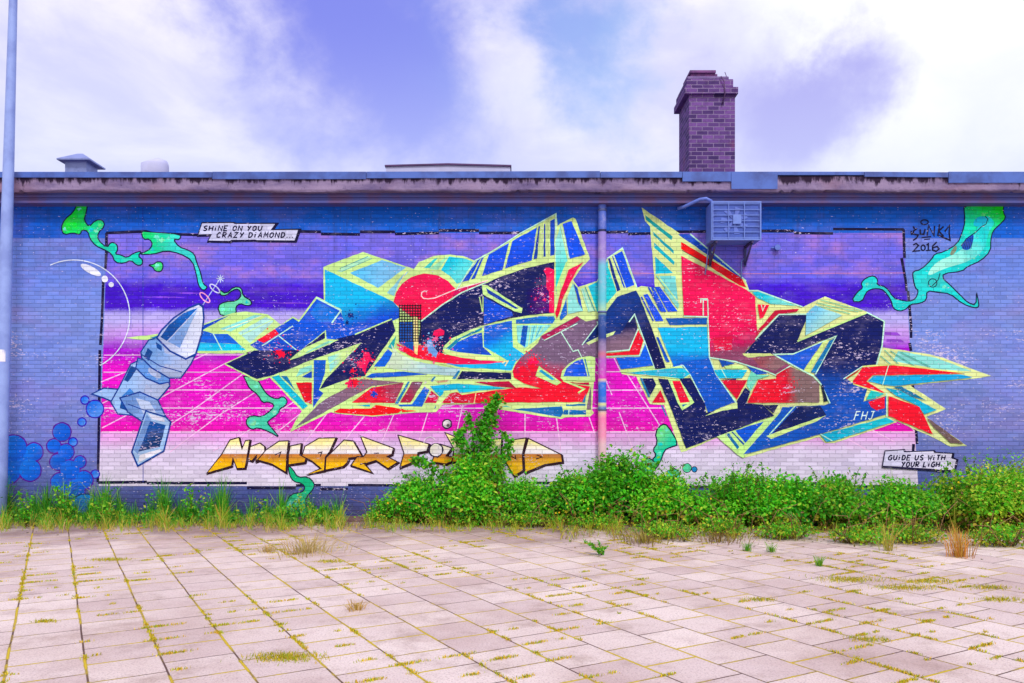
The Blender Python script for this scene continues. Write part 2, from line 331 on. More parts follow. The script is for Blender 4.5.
# ------------------------------------------------------------------ paint on the wall
STEP = .0002
_layers = []          # (x0,y0,x1,y1,layer) of everything painted so far, so that a later coat lies over an earlier one
def _layer(pts):
    xs = [p[0] for p in pts]; ys = [p[1] for p in pts]; b = (min(xs), min(ys), max(xs), max(ys)); k = 0
    for (x0, y0, x1, y1, l) in _layers:
        if l >= k and b[0] < x1 and b[2] > x0 and b[1] < y1 and b[3] > y0: k = l+1
    _layers.append((*b, k)); return k
class Mural:
    """painted shapes in wall units (photo-sized: 1 unit = 17.6 mm of wall)"""
    def __init__(s): s.v = []; s.f = []; s.a = []; s.b = []; s.t = []
    def _add(s, verts, tris, ca, cb=None, g=None, chip=.35, mot=0., layer=None):
        off = WALL-.002-STEP*(_layer(verts) if layer is None else layer); n0 = len(s.v)
        ca = lin(ca); cb = lin(cb) if cb else ca
        for (x, y) in verts:
            s.v.append((WX(x), off, WZ(y)))
            if g: 
                (x0, y0), (x1, y1) = g; dx, dy = x1-x0, y1-y0; t = ((x-x0)*dx+(y-y0)*dy)/(dx*dx+dy*dy)
            else: t = 0
            s.a.append((*ca, 1)); s.b.append((*cb, 1)); s.t.append((t, chip, mot))
        s.f += [tuple(n0+i for i in q) for q in tris]
    def poly(s, pts, ca, cb=None, g=None, chip=.35, mot=0., rough=.3):
        if rough:
            q = []
            for i, p in enumerate(pts):
                r = pts[(i+1) % len(pts)]; d = math.hypot(r[0]-p[0], r[1]-p[1]); n = max(1, int(d/5))
                q.append(p)
                for k in range(1, n):
                    j = rnd.uniform(-rough, rough); q.append((p[0]+(r[0]-p[0])*k/n-(r[1]-p[1])/d*j, p[1]+(r[1]-p[1])*k/n+(r[0]-p[0])/d*j))
            pts = q
        tr = tessellate_polygon([[Vector((x, y, 0)) for x, y in pts]])
        tris = []
        for (i, j, k) in tr:
            a_ = (pts[j][0]-pts[i][0])*(pts[k][1]-pts[i][1])-(pts[j][1]-pts[i][1])*(pts[k][0]-pts[i][0])
            if abs(a_) > 1e-6: tris.append((i, j, k) if a_ > 0 else (i, k, j))
        s._add(pts, tris, ca, cb, g, chip, mot)
    def stroke(s, pts, w, ca, closed=False, chip=.3, taper=False):
        P = list(pts)
        if closed: P = P+[P[0]]
        n = len(P); L_, R_ = [], []
        for i, p in enumerate(P):
            if closed and i in (0, n-1): a_, b_ = P[n-2], P[1]
            else: a_, b_ = P[max(i-1, 0)], P[min(i+1, n-1)]
            d0 = (p[0]-a_[0], p[1]-a_[1]); d1 = (b_[0]-p[0], b_[1]-p[1])
            l0 = math.hypot(*d0) or 1; l1 = math.hypot(*d1) or 1
            if d0 == (0, 0): d0, l0 = d1, l1
            if d1 == (0, 0): d1, l1 = d0, l0
            tx, ty = d0[0]/l0+d1[0]/l1, d0[1]/l0+d1[1]/l1; l = math.hypot(tx, ty) or 1; tx, ty = tx/l, ty/l
            c = max(.45, tx*d0[0]/l0+ty*d0[1]/l0); h = w/2/c*(1+rnd.uniform(-.08, .08))
            if taper: h *= 1-.8*i/(n-1)
            L_.append((p[0]-ty*h, p[1]+tx*h)); R_.append((p[0]+ty*h, p[1]-tx*h))
        tris = []
        for i in range(n-1): tris.append((i, n+i, n+i+1, i+1))
        s._add(L_+R_, tris, ca, None, None, chip)
    def circle(s, x, y, r, ca, cb=None, chip=.3, ry=None, rot=0, wob=.06, n=14):
        ry = ry or r; pts = []
        for k in range(n):
            a_ = 2*math.pi*k/n; q = 1+rnd.uniform(-wob, wob); px, py = r*q*math.cos(a_), ry*q*math.sin(a_)
            pts.append((x+px*math.cos(rot)-py*math.sin(rot), y+px*math.sin(rot)+py*math.cos(rot)))
        s.poly(pts, ca, cb, ((x-r, y-r), (x+r, y+r)) if cb else None, chip, rough=0)
    def ring(s, x, y, r, w, ca, ry=None, rot=0, a0=0, a1=360, n=36):
        ry = ry or r; pts = []
        for k in range(n+1):
            a_ = R(a0+(a1-a0)*k/n); px, py = r*math.cos(a_), ry*math.sin(a_)
            pts.append((x+px*math.cos(rot)-py*math.sin(rot), y+px*math.sin(rot)+py*math.cos(rot)))
        s.stroke(pts, w, ca)
    def blotch(s, x, y, r, col, sy=1, chip=.6):
        n = 26; s.poly([(x+r*q*math.cos(6.283*k/n), y+r*q*sy*math.sin(6.283*k/n)) for k, q in ((k, rnd.choice((.5, .75, 1, 1, 1.3))*rnd.uniform(.75, 1.15)) for k in range(n))], col, None, None, chip, rough=0)
    def splat(s, x, y, r, n, cols, size=(.5, 1.8), sy=1):
        """spatter: ragged blotches, then fine drops that share one coat and never overlap"""
        for k in range(max(2, n//9)):
            a_ = rnd.uniform(0, 6.28); q = r*rnd.random()*.75; s.blotch(x+q*math.cos(a_), y+q*math.sin(a_)*sy, size[1]*rnd.uniform(.8, 1.9), rnd.choice(cols), rnd.uniform(.7, 1.1))
        got = []; data = {}
        for _ in range(n*14):
            if len(got) >= n*2: break
            a_ = rnd.uniform(0, 6.28); e_ = r*abs(rnd.gauss(0, .55)); q = rnd.uniform(.3, .3+size[1]*.3)*rnd.uniform(.6, 1.2); px, py = x+e_*math.cos(a_), y+e_*math.sin(a_)*sy
            if any((px-u)**2+(py-v)**2 < (1.3*q+1.3*w_+.1)**2 for u, v, w_ in got): continue
            got.append((px, py, q)); col = rnd.choice(cols); V, T = data.setdefault(col, ([], [])); n0 = len(V); m = 8
            V += [(px+q*rnd.uniform(.7, 1.2)*math.cos(6.28*k/m), py+q*rnd.uniform(.7, 1.2)*math.sin(6.28*k/m)) for k in range(m)]; T.append(tuple(range(n0, n0+m)))
        if not got: return
        ex = max(abs(p[0]-x)+p[2]*1.3 for p in got)+.5; ey = max(abs(p[1]-y)+p[2]*1.3 for p in got)+.5
        lay = _layer([(x-ex, y-ey), (x+ex, y+ey)])
        for col, (V, T) in data.items(): s._add(V, T, col, None, None, .2, 0, lay)
    def outlined(s, pts, fill, edge, w, fill2=None, g=None, chip=.3, it=1):
        pts = smooth(pts, it); s.poly(pts, fill, fill2, g, chip, rough=0); s.stroke(pts, w, edge, closed=True)
    def build(s, name, parent):
        me = bpy.data.meshes.new(name); V = s.v
        def out(f):       # every coat faces the yard
            ar = sum(V[f[i]][0]*V[f[(i+1) % len(f)]][2]-V[f[(i+1) % len(f)]][0]*V[f[i]][2] for i in range(len(f))); return f if ar > 0 else f[::-1]
        me.from_pydata(V, [], [out(f) for f in s.f]); me.update()
        for nm, dat, typ in (('ca', s.a, 'FLOAT_COLOR'), ('cb', s.b, 'FLOAT_COLOR'), ('pt', s.t, 'FLOAT_VECTOR')):
            at = me.attributes.new(nm, typ, 'POINT'); at.data.foreach_set('color' if 'COLOR' in typ else 'vector', np.array(dat, 'f').ravel())
        o = link(name, me, PAINT, None); o.parent = parent; return o
def smooth(p, it=1):                  # corner cutting for sprayed curves
    for _ in range(it):
        q = []
        for i in range(len(p)):
            a_, b_ = p[i], p[(i+1) % len(p)]; q += [(a_[0]*.75+b_[0]*.25, a_[1]*.75+b_[1]*.25), (a_[0]*.25+b_[0]*.75, a_[1]*.25+b_[1]*.75)]
        p = q
    return p
def any_in(p, q):                     # is the point inside the outline
    r = False
    for i, a_ in enumerate(p):
        b_ = p[i-1]
        if (a_[1] > q[1]) != (b_[1] > q[1]) and q[0] < (b_[0]-a_[0])*(q[1]-a_[1])/(b_[1]-a_[1])+a_[0]: r = not r
    return r
def clip_y(p, y, keep_above):         # cut an outline along a level line
    q = []; ins = (lambda v: v[1] <= y) if keep_above else (lambda v: v[1] >= y)
    for i, a_ in enumerate(p):
        b_ = p[(i+1) % len(p)]
        if ins(a_): q.append(a_)
        if ins(a_) != ins(b_):
            t = (y-a_[1])/(b_[1]-a_[1]); q.append((a_[0]+t*(b_[0]-a_[0]), y))
    return q
# hand lettering: strokes on a 4 x 6 box, y down
GLY = {'A': [[(0, 6), (2.2, 0), (4, 6)], [(.8, 4), (3.4, 4)]], 'C': [[(4, .8), (2, 0), (0, 2.5), (.5, 5.4), (2.4, 6), (4, 5)]],
 'D': [[(.3, 0), (.3, 6)], [(0, 0), (3, .6), (4, 3), (2.8, 5.4), (0, 6)]], 'E': [[(3.8, 0), (.2, 0), (0, 6), (3.8, 6)], [(.2, 3), (3, 3)]],
 'G': [[(4, .8), (2, 0), (0, 2.5), (.5, 5.4), (2.6, 6), (4, 5), (4, 3.2), (2.3, 3.2)]], 'H': [[(0, 0), (0, 6)], [(4, 0), (4, 6)], [(0, 3), (4, 3)]],
 'I': [[(2, 1.8), (2, 6)], [(2, -.2), (2.1, .5)]], 'L': [[(.3, 0), (.2, 6), (3.8, 6)]], 'M': [[(0, 6), (.6, 0), (2.2, 4), (3.8, 0), (4.4, 6)]],
 'N': [[(0, 6), (.2, 0), (3.8, 6), (4, 0)]], 'O': [[(2, 0), (.2, 2), (.4, 5), (2, 6), (3.8, 4.6), (3.8, 1.4), (2, 0)]],
 'R': [[(.2, 6), (.2, 0), (3, .2), (3.7, 1.7), (2.8, 3), (.4, 3.2), (4, 6)]], 'S': [[(3.8, .6), (2, 0), (.3, 1.4), (1, 2.8), (3.2, 3.4), (3.6, 5), (2, 6), (0, 5.4)]],
 'T': [[(0, 0), (4, 0)], [(2, 0), (2, 6)]], 'U': [[(0, 0), (.2, 4.6), (1.8, 6), (3.6, 4.8), (4, 0)]], 'W': [[(0, 0), (1, 6), (2.2, 2), (3.4, 6), (4.6, 0)]],
 'Y': [[(0, 0), (2, 2.8)], [(4, 0), (1.2, 6)]], 'Z': [[(0, .2), (3.8, 0), (.1, 6), (4, 5.8)]], '.': [[(.4, 5.6), (1.2, 6.1)]], 'F': [[(3.8, 0), (.3, 0), (0, 6.5)], [(.2, 2.8), (3, 2.6)]],
 'J': [[(1, 0), (4, 0)], [(3, 0), (2.8, 5), (1.4, 6), (0, 5)]]}
def write(m, text, x, y, w, h, col, sw, slant=.22, gap=.42):
    """text from x, top y, total width w, height h"""
    adv = [(.5 if ch == ' ' else .35 if ch == '.' else .62 if ch == 'I' else 1.0)+gap*.6 for ch in text]; k = w/sum(adv); cx = x
    for ch, a_ in zip(text, adv):
        for st in GLY.get(ch, []):
            m.stroke([(cx+(px/4*k*.8 if ch != 'I' else (px-1.2)/4*k*.8)+slant*(h-py/6*h), y+py/6*h) for px, py in st], sw, col, chip=.12)
        cx += a_*k
L_, LC, CR = '#C4EC9C', '#BFF0DC', '#EADFA0'
N_, NB, B_, B2, C_, SK, TE, TQ, PT = '#06145C', '#0A2C86', '#0848CC', '#0A50EC', '#0CB4EE', '#6CBCEC', '#0878B4', '#4CD8D2', '#93E0DC'
RD, RP, DR, GR, GB = '#EC0830', '#EE0658', '#AE2C48', '#75607E', '#6A565E'
INK = '#0A0838'

def paint_backdrop(wall):
    m = Mural()
    # whole wall: blue coats, brighter under the eaves
    m.poly([(-240, 190), (1264, 190), (1264, 238), (-240, 238)], '#2C60C8', '#2A62CA', ((0, 0), (1024, 0)), .1, .12, 0)
    m.poly([(-240, 238), (1264, 238), (1264, 330), (-240, 330)], '#748CDA', '#8094D8', ((0, 250), (0, 330)), .12, .22, 0)
    m.poly([(-240, 330), (1264, 330), (1264, 440), (-240, 440)], '#8094D8', '#7A86C8', ((0, 330), (0, 440)), .85, .2, 0)
    m.poly([(-240, 440), (1264, 440), (1264, 530), (-240, 530)], '#727EC0', '#485290', ((0, 440), (0, 520)), .3, .15, 0)
    # the mural's field
    def xl(y): return 107-8*(y-233)/250
    def xr(y): return 903+13*(y-230)/220
    def band(y0, y1, a_, b_, chip, mot, lo=None, hi=None):
        m.poly([(xl(y0), y0), (xr(y0), y0), (xr(y1), y1), (xl(y1), y1)], a_, b_, ((0, y0 if lo is None else lo), (0, y1 if hi is None else hi)), chip, mot, 0)
    band(233, 284, '#7C78DE', '#7472E2', .12, 1.0)
    band(278, 293, '#6E66DE', '#3C00C6', .1, .25)
    band(293, 306, '#3800C4', '#4000C8', .25, .05)
    band(303, 318, '#4000C8', '#B4AEEC', .3, .0)
    band(318, 334, '#B4AEEC', '#C2A4E8', .25, .1)
    band(330, 352, '#BE9CE6', '#A04CD0', .35, .1)
    band(348, 372, '#A844D2', '#DC0CC4', .5, .0)
    band(372, 415, '#DC0CC4', '#DA0CC0', .95, .0)
    band(415, 432, '#DA0CC0', '#E214B2', .95, .0)
    band(432, 456, '#DDA4E2', '#D9CEEC', .3, .1)
    band(456, 486, '#D9CEEC', '#DCD4EC', .2, .1)
    # pale spray drifts in the violet
    for x, y, w in ((165, 297, 26), (190, 293, 14), (880, 330, 0), (640, 300, 22), (292, 303, 30), (845, 312, 20)):
        if w: m.poly([(x-w, y), (x, y-.7), (x+w, y+.3), (x, y+.9)], '#8E62DE', chip=.1)
    for x, y, w in ((893, 334, 14), (896, 341, 16), (890, 347, 12)): m.poly([(x-w*.6, y-2), (x+w*.3, y-1.6), (x+w*.55, y+1.6), (x-w*.6, y+1)], '#8E5AC4', chip=.3)
    # horizon tip of the letters and grid lines
    for y, w in ((355, .9), (372, 1.0), (390, 1.0), (408, 1.1), (432, 1.2)):
        a_ = xl(y)+1
        for s0, s1 in ((a_, 330), (330, 600), (600, xr(y)-1)): m.stroke([(s0, y+rnd.uniform(-.3, .3)), ((s0+s1)/2, y+rnd.uniform(-.3, .3)), (s1, y)], w, '#EBC2EC', chip=.2)
    for p in ([(101, 382), (160, 358), (200, 340)], [(101, 404), (150, 380), (215, 350)], [(102, 428), (160, 398), (226, 363)], [(140, 444), (190, 412), (243, 374)], [(170, 452), (221, 414), (262, 388)],
              [(213, 451), (240, 436), (300, 398)], [(266, 441), (300, 414)], [(303, 445), (328, 412)], [(344, 442), (352, 431), (368, 412)], [(380, 446), (394, 414)], [(418, 444), (428, 412)], [(455, 440), (463, 404)],
              [(525, 408), (525, 440)], [(556, 414), (561, 452)], [(588, 414), (604, 460)], [(619, 412), (634, 452)], [(593, 370), (606, 381), (612, 395)], [(590, 352), (607, 382)], [(613, 356), (622, 374)],
              [(627, 374), (660, 426)], [(845, 437), (870, 452)], [(872, 430), (895, 442)], [(905, 420), (915, 432)]):
        m.stroke(p, 1.0, '#EBC2EC', chip=.2)
    # heavy broken frame line
    K = 2.8
    for p in ([(106, 233), (146, 231.5), (151, 233)], [(151, 233.5), (198, 235)], [(298, 231.5), (321, 232)], [(321, 234), (360, 234.5)], [(360, 232), (395, 232)], [(395, 234), (439, 233)], [(439, 230.5), (479, 230.5)],
              [(479, 233), (556, 233)], [(556, 233), (628, 232)], [(628, 234), (672, 233)], [(672, 232), (760, 231)], [(760, 231), (794, 231)], [(794, 233), (833, 233.5)], [(833, 229), (904, 229.5)],
              [(106.5, 233), (106.5, 252), (105.5, 269)], [(103.5, 276), (102, 320), (100.5, 345)], [(100, 350), (99, 420), (98, 482)], [(903.5, 229.5), (904.5, 258)], [(901.5, 258), (905.5, 280), (906.5, 291)], [(908, 291), (911, 325), (911, 338)],
              [(909.5, 343), (911, 351)], [(912.5, 385), (913.5, 390)], [(916, 430), (917, 444)], [(913.5, 444), (913, 452)],
              [(98, 482.5), (147, 482)], [(147, 483), (247, 483)], [(247, 488), (296, 488)], [(296, 485.5), (321, 485)], [(320, 489), (348, 489)], [(348, 485), (420, 485.5)], [(420, 485.5), (520, 486)], [(520, 483), (610, 483)], [(610, 487), (760, 487)], [(760, 483), (850, 484)], [(842, 487), (884, 486)]):
        m.stroke(p, K, INK, chip=.75)
    # a straight scar where a cable ran, rust-pink
    for p in ([(570, 273), (600, 272.8)], [(606, 272.8), (655, 273.4)], [(706, 274), (800, 273.4), (905, 273)]): m.stroke(p, .7, '#B87C9A', chip=.5)
    m.stroke([(143, 205), (143.2, 482)], .7, '#3A4AA8'); m.stroke([(131, 312), (131, 330)], .6, '#7A70C8')
    return m.build('mural_backdrop', wall)

def paint_lettering(wall):
    m = Mural(); P, S = m.poly, m.stroke
    # ---- lime-green bodies
    for q in ([(124, 338), (157, 334), (203, 324), (233, 313), (246, 311.5), (268, 314.5), (281, 325), (293, 316.5), (299, 320), (316.5, 296.5), (324, 300), (323.5, 267), (363, 252), (414, 269), (419, 262), (434, 256), (450, 254.5), (463, 256), (474, 260.5), (490, 252),
              (556, 213), (557.5, 226), (560, 224), (573, 217.5), (575.5, 219), (590, 259), (582, 267), (573, 280), (578, 287), (597, 281), (607, 258.5), (622, 247.5), (637, 288), (641, 286), (655, 288), (650, 226.5), (645, 221), (641.5, 207.5), (680, 234), (746, 281.5), (749, 290), (758, 290), (803, 307), (825, 296.5), (866, 311.5), (884, 321), (883, 342), (880, 347),
              (930, 354.5), (945, 358.5), (991, 376), (970, 379), (910, 385.5), (946, 409), (926, 417), (967, 446), (950, 446.5), (932, 437), (890, 418.5), (897, 422), (834, 443), (825, 443), (819, 437), (743, 458), (737, 454), (717, 437.5), (686, 451), (681, 452), (664, 405), (650, 404), (636, 376), (622, 374), (616, 358), (602, 358),
              (594, 358), (594, 380), (592, 410), (594, 413), (590, 416.5), (565, 417.5), (561, 419), (500, 409.5), (488, 403.5), (443, 404.5), (436, 412), (414, 412.5), (372, 416.5), (336, 413.5), (331, 412), (290, 432), (296, 420), (302, 411), (270, 377.5), (257, 381.5), (224, 364), (253, 350), (248, 353.5), (200, 353.5), (160, 341)],): P(q, L_, '#D9E6A4', ((200, 260), (900, 440)), .3)
    # ---- left shard
    P([(202, 326), (230, 315), (216, 323), (203, 330)], B_); P([(150, 338), (158, 335.5), (172, 333), (160, 339)], TE)
    P([(220, 329), (255, 315), (262, 315.5), (231, 331.5)], PT); P([(238, 333), (266, 317), (274, 321), (250, 343)], '#A9DCD8')
    S([(222, 331), (262, 316)], .7, '#F0F0C0'); S([(240, 336), (272, 320)], .7, L_)
    P([(196, 331), (205, 331), (214, 334), (228, 334), (239, 344), (196, 342.4)], '#0A60D8'); P([(194, 342.4), (239, 344), (246, 350), (196, 351)], C_, '#4CC8EC', ((0, 342), (0, 351)))
    S([(213, 333), (222, 350)], 1, LC)
    # ---- cube
    P([(325, 269.5), (393, 301.5), (399, 308), (399, 318), (378, 327), (345, 330), (341, 309), (325, 301)], C_, B_, ((350, 296), (360, 330)), .25)
    P([(350, 273), (382, 260), (406, 267.5), (378, 288)], SK, '#86C4F0', ((350, 273), (400, 270))); P([(337, 271), (368, 256.5), (371, 257.6), (341, 272.4)], '#A6DEC0'); S([(340, 268.5), (368, 256.5)], .7, '#4A9AA8'); S([(342, 271.5), (372, 258.5)], .6, '#5AAAB0')
    P([(387, 293), (404, 274), (409, 271), (400, 281), (394, 296)], '#8FD0E0'); S([(399, 285), (406, 272)], .8, CR)
    # ---- blue band and card
    P([(250, 345), (278, 327), (293, 318), (299, 322), (317, 299), (340.5, 310.5), (345, 327), (380, 325), (356, 336), (301, 354), (258, 350)], '#0A48C4', '#0854DA', ((260, 345), (330, 310)), .8)
    P([(310, 313), (318, 302), (338, 312), (333, 322), (318, 322)], '#1874E0', chip=.7)
    S([(316.5, 298), (341, 310.5), (332, 323)], 1.5, LC)
    P([(257, 340), (275, 329), (279, 334), (264, 343)], RD); S([(262, 346), (293, 326)], 1, LC); S([(279, 336), (299, 352)], 1, LC)
    # ---- navy arrow and its splash
    P([(226, 364), (254, 350.5), (300, 350), (340, 338), (357, 334), (392, 319), (395.5, 331), (365, 376), (352, 378), (320, 389), (326, 379), (362, 342.5), (314, 359), (274, 375), (257, 379)], '#06145C', N_, ((300, 340), (330, 375)), .85)
    P([(288, 361), (326, 330), (326.5, 339), (339, 340), (300, 357)], L_); P([(304, 348), (325, 332), (325.2, 338.4)], N_); P([(308, 351), (328, 341), (334, 341), (305, 354)], '#8AD6C0'); S([(355, 334.5), (392, 319)], 1.2, L_)
    m.splat(278, 352, 16, 22, [RD, '#F0304A'], (.6, 2.2)); m.splat(362, 366, 17, 46, [RD, RP, '#E85070'], (.7, 2.6), 1.2); m.splat(348, 318, 10, 9, [N_, NB], (.6, 2.0))
    P([(364, 352), (369, 352), (371, 358), (367, 366), (365, 374), (362, 368)], RP, chip=.6)
    # ---- green fan under it
    P([(300, 369), (312, 365), (312, 370), (296, 377)], '#8AD8CC'); P([(328, 357), (355, 347), (330, 372)], PT, '#C8E8A0', ((328, 357), (345, 355))); S([(329, 364), (354, 348)], .7, L_)
    P([(302, 377), (312, 371), (312, 378)], B_); P([(314, 360), (326, 360), (325, 373), (319, 390), (323.5, 393), (313.2, 408)], '#0A58D0', B_, ((0, 365), (0, 400)), .7)
    P([(272, 377), (279, 375), (308, 406), (303, 409.5)], '#12B6D0'); P([(281, 376), (287, 376), (296, 391)], TE); P([(296, 382.5), (312, 382.5), (312, 404), (305, 402)], '#D81428', chip=.9)
    P([(295, 428), (322, 401), (352, 385), (361, 379), (404, 382.5), (372, 386), (332, 408)], GR, '#8A6A7E', ((300, 420), (390, 385)), .55); S([(320, 403), (326, 398)], 1, L_)
    m.splat(356, 384, 9, 14, [N_, RD, RP], (.6, 2.2))
    P([(352, 402.5), (372, 387.5), (404, 382.5), (395, 403)], RD, '#9A4A60', ((365, 400), (400, 383)), .85); m.splat(374, 392, 6, 9, ['#2438A8', B_], (.6, 1.9))
    P([(334, 412), (340, 408.5), (371, 408.5), (376, 405), (404, 409), (398, 413), (372, 415.5), (340, 413)], '#F01820', chip=.5); P([(355, 405.5), (370, 404.5), (370, 406.5)], '#3AB8D8')
    # ---- slanted windows
    P([(395, 404), (408, 381.5), (410, 381.5), (398, 404)], TE); P([(400, 402.5), (412, 381.8), (423, 381.8), (410.5, 402.5)], '#A83850', '#7A5068', ((402, 400), (420, 383)), .8)
    P([(398, 404.5), (412, 404.3), (424.5, 386.5), (429.5, 390), (422, 406.6), (400, 406.4)], '#0A60D4', chip=.6); P([(424.5, 403), (431.5, 390.5), (439, 397), (436, 403)], '#C8204A', chip=.8); P([(402, 409.5), (417, 411), (402, 412.2)], '#F01820'); P([(434.5, 408), (436, 405), (436, 407.5), (434.6, 409)], TE)
    P([(366, 377), (372, 373.5), (404, 371.5), (428, 374.5), (372, 378)], '#0A56CC', chip=.6); P([(374, 366.5), (388, 349), (394, 354), (385, 366.5)], '#0A60DC', chip=.6); P([(388, 347), (396, 336), (393.5, 350)], '#3AA8B0')
    # ---- pale ribbon
    P([(391, 344), (398, 352.5), (415, 361), (440, 366), (461, 368.5), (456, 376), (428, 374), (405, 370.5), (386, 368), (393, 352)], '#C4DCC0', '#A8CCD4', ((400, 350), (430, 376)), .3)
    # ---- turquoise hump behind the red dome
    P([(424, 268), (434, 259), (438, 258), (430, 268)], '#4AC8C8'); P([(429, 269), (446, 257), (448, 257), (438, 270)], '#9AE2B8'); P([(441, 270), (449, 256.5), (463, 258), (473, 262), (461, 282), (457, 284), (450, 276)], '#3CC6E6', '#6AD8DC', ((440, 260), (465, 280)))
    # ---- red dome and swoosh
    P([(393.5, 302), (396, 293), (402, 284), (411, 277.3), (424, 273.5), (438, 275.5), (448, 281), (455.5, 288.8), (487, 281), (480, 285.2), (462, 292.5), (442, 305), (422, 321), (413, 318), (398.5, 306.5)], RP, '#F01048', ((420, 275), (420, 320)), .2)
    P([(455, 290), (488, 280.6), (480, 285.2), (462, 292.3), (452, 298)], '#C42A62')
    S([(427, 292), (424.5, 291), (421.8, 292.5), (421.4, 296), (423.5, 298.4), (428, 299), (435, 298), (446, 293.5), (457, 289), (488, 280.5)], 1.0, '#F4D8DC'); S([(420, 322), (442, 305), (462, 292.5), (486, 282.4)], 1.2, LC)
    # ---- dark bowl
    P([(420, 323), (442, 306), (462, 293.4), (482, 285), (500, 277), (520, 270), (540, 265), (554.2, 262), (554.2, 313), (530, 315), (512, 318), (480, 326), (460, 335.5), (447, 344), (443, 353), (436, 355), (421, 348)], '#06145C', N_, ((430, 320), (520, 280)), .75)
    P([(526, 290), (549, 284), (549, 312), (530, 314), (518, 308)], N_, '#4A1470', ((522, 300), (548, 300)), .5)
    P([(543.5, 270.5), (545.5, 268), (549, 267.8), (554.2, 270), (554.2, 313), (549, 312.4), (549, 292), (546, 287), (546.4, 276)], RP); m.splat(541, 292, 12, 40, ['#C83A78', '#7A60B0', '#E0A8D0', RP], (.35, 1.3), 1.6)
    P([(482, 285), (487.5, 285.5), (522.5, 308.5), (521.5, 313), (514.5, 311.6), (483, 294.5)], L_); P([(486, 288), (518.5, 308.5), (515.5, 309), (488, 293.4)], '#0A3CA8'); P([(484, 297), (512, 311.8), (513, 316), (484, 324.5)], '#0A4CD8', chip=.7); S([(479.5, 297), (482.5, 312)], 1.1, L_); S([(483, 296.5), (483, 312)], .9, L_)
    # ---- crescent
    P([(442.5, 352), (444, 346), (452, 338.2), (470, 330), (500, 321.5), (530, 317), (556, 315.6), (556, 326), (524, 352), (526, 356), (512, 372), (460, 369), (440, 364), (455, 357)], L_)
    P([(446, 348.5), (456, 339.4), (482, 327.4), (482, 330), (461, 339), (449, 350)], '#0E86A8'); P([(449.5, 350), (458, 342), (470, 336), (482, 332.6), (483, 347), (492, 355.4), (475, 354), (458, 352)], '#0A58DC', '#0A46C0', ((460, 340), (480, 355)), .65); P([(449, 351.5), (470, 353.6), (494, 358), (496, 361), (470, 358), (452, 354)], '#D6E4A0')
    P([(484, 326.2), (512, 320.8), (513, 347), (524.5, 354.6), (515.5, 362), (511.5, 370.5), (461, 367.4), (446, 363.5), (480, 362), (508, 361), (500, 356), (484, 347)], '#0A62DA', '#10B4EE', ((495, 332), (505, 352)), .55)
    P([(396, 343), (404, 347), (420, 345), (438, 352), (446, 354.5), (460, 357.4), (480, 360.4), (509, 361.6), (490, 363.6), (460, 364.4), (440, 362.6), (412, 357), (402, 351)], RD, '#E03468', ((420, 350), (500, 362)), .55)
    m.splat(432, 346, 13, 44, [RD, RP, '#6AA0E0', '#E870A0', '#8AB8E8'], (.8, 3.0), .9); P([(434, 331), (440, 328.6), (444.5, 331), (444, 335), (437, 337), (433, 335)], RP); P([(427, 341), (431, 338.6), (433, 346), (438, 352), (436, 358), (428, 351)], '#78A6E4', chip=.7); S([(502, 363), (505, 361.6), (508, 361), (505, 366)], 1.1, CR)
    # ---- mesh stencil over dome and shaft
    P([(399, 322), (413, 322), (413.5, 351), (399, 343)], '#0A50B0', chip=.3); P([(421, 324), (423, 323), (423, 343), (418, 344)], N_); P([(413.6, 316), (418.4, 318), (418.4, 345), (417.5, 355), (414.5, 353)], '#E8DC9C')
    for k in range(9): S([(399.5+2.65*k, 304.5), (399.5+2.65*k, 342)], .85, '#150A20', chip=0)
    for k in range(14): S([(399, 305.5+2.75*k), (421.6, 305.5+2.75*k)], .85, '#150A20', chip=0)
    m.splat(402, 347, 5, 9, [RP, '#E870A0'], (.6, 1.8)); 
    # ---- navy box and darts under it
    P([(457, 379.3), (462, 371), (511, 373), (511.3, 379.3)], '#0A1450', chip=.9); P([(452, 378.6), (458, 370.6), (460.4, 370.8), (455.4, 379)], TE); P([(430.5, 381), (434, 376.6), (436, 376.6), (432.5, 382)], TE); P([(436, 381.5), (449, 379.6), (447, 382), (438, 383)], '#C8A080')
    P([(430, 386), (459, 383.6), (490, 386), (506, 388.2), (485, 390), (460, 393), (457, 389.2), (444, 390.6), (443, 394), (440, 396.5)], '#12AEE2', '#18C0DC', ((430, 386), (490, 388)), .25); P([(475, 382), (509, 381.2), (516, 388), (495, 386.6)], DR)
    # ---- grey and red belly
    P([(441.5, 403), (450, 393.6), (457, 392), (462, 395), (490, 391), (520, 387.4), (542, 388.6), (524, 383.4), (514, 377.5), (512.6, 371), (515.5, 364.5), (520, 358.4), (538, 343), (541, 336), (577, 316), (586, 321.6), (603, 318), (603, 358), (590, 357.5), (575, 361.5), (563, 370.5), (560.5, 378), (572, 384), (590, 386.4), (583.5, 402)], GR, '#F00A2C', ((535, 352), (528, 388)), .3)
    P([(441.5, 403), (450, 393.6), (457, 392), (462, 395), (505, 389.6), (500, 403)], '#D0183C', '#E41C30', ((440, 0), (500, 0)), .6)
    P([(541, 336.5), (577, 316.4), (580.5, 319.4), (545, 340.5)], '#A83A5E'); S([(544, 340.5), (577.5, 323.5)], 1, LC); S([(561, 332), (573, 351.5), (578, 350), (582.5, 359)], 1, LC); S([(566, 326), (574, 330)], .6, '#B0607A'); S([(474, 404), (476, 393)], .8, CR)
    m.splat(533, 364, 13, 50, [RD, RP, '#F02038'], (.7, 3.0), 1.1); m.splat(527, 372, 7, 10, [RD], (1.4, 3.4))
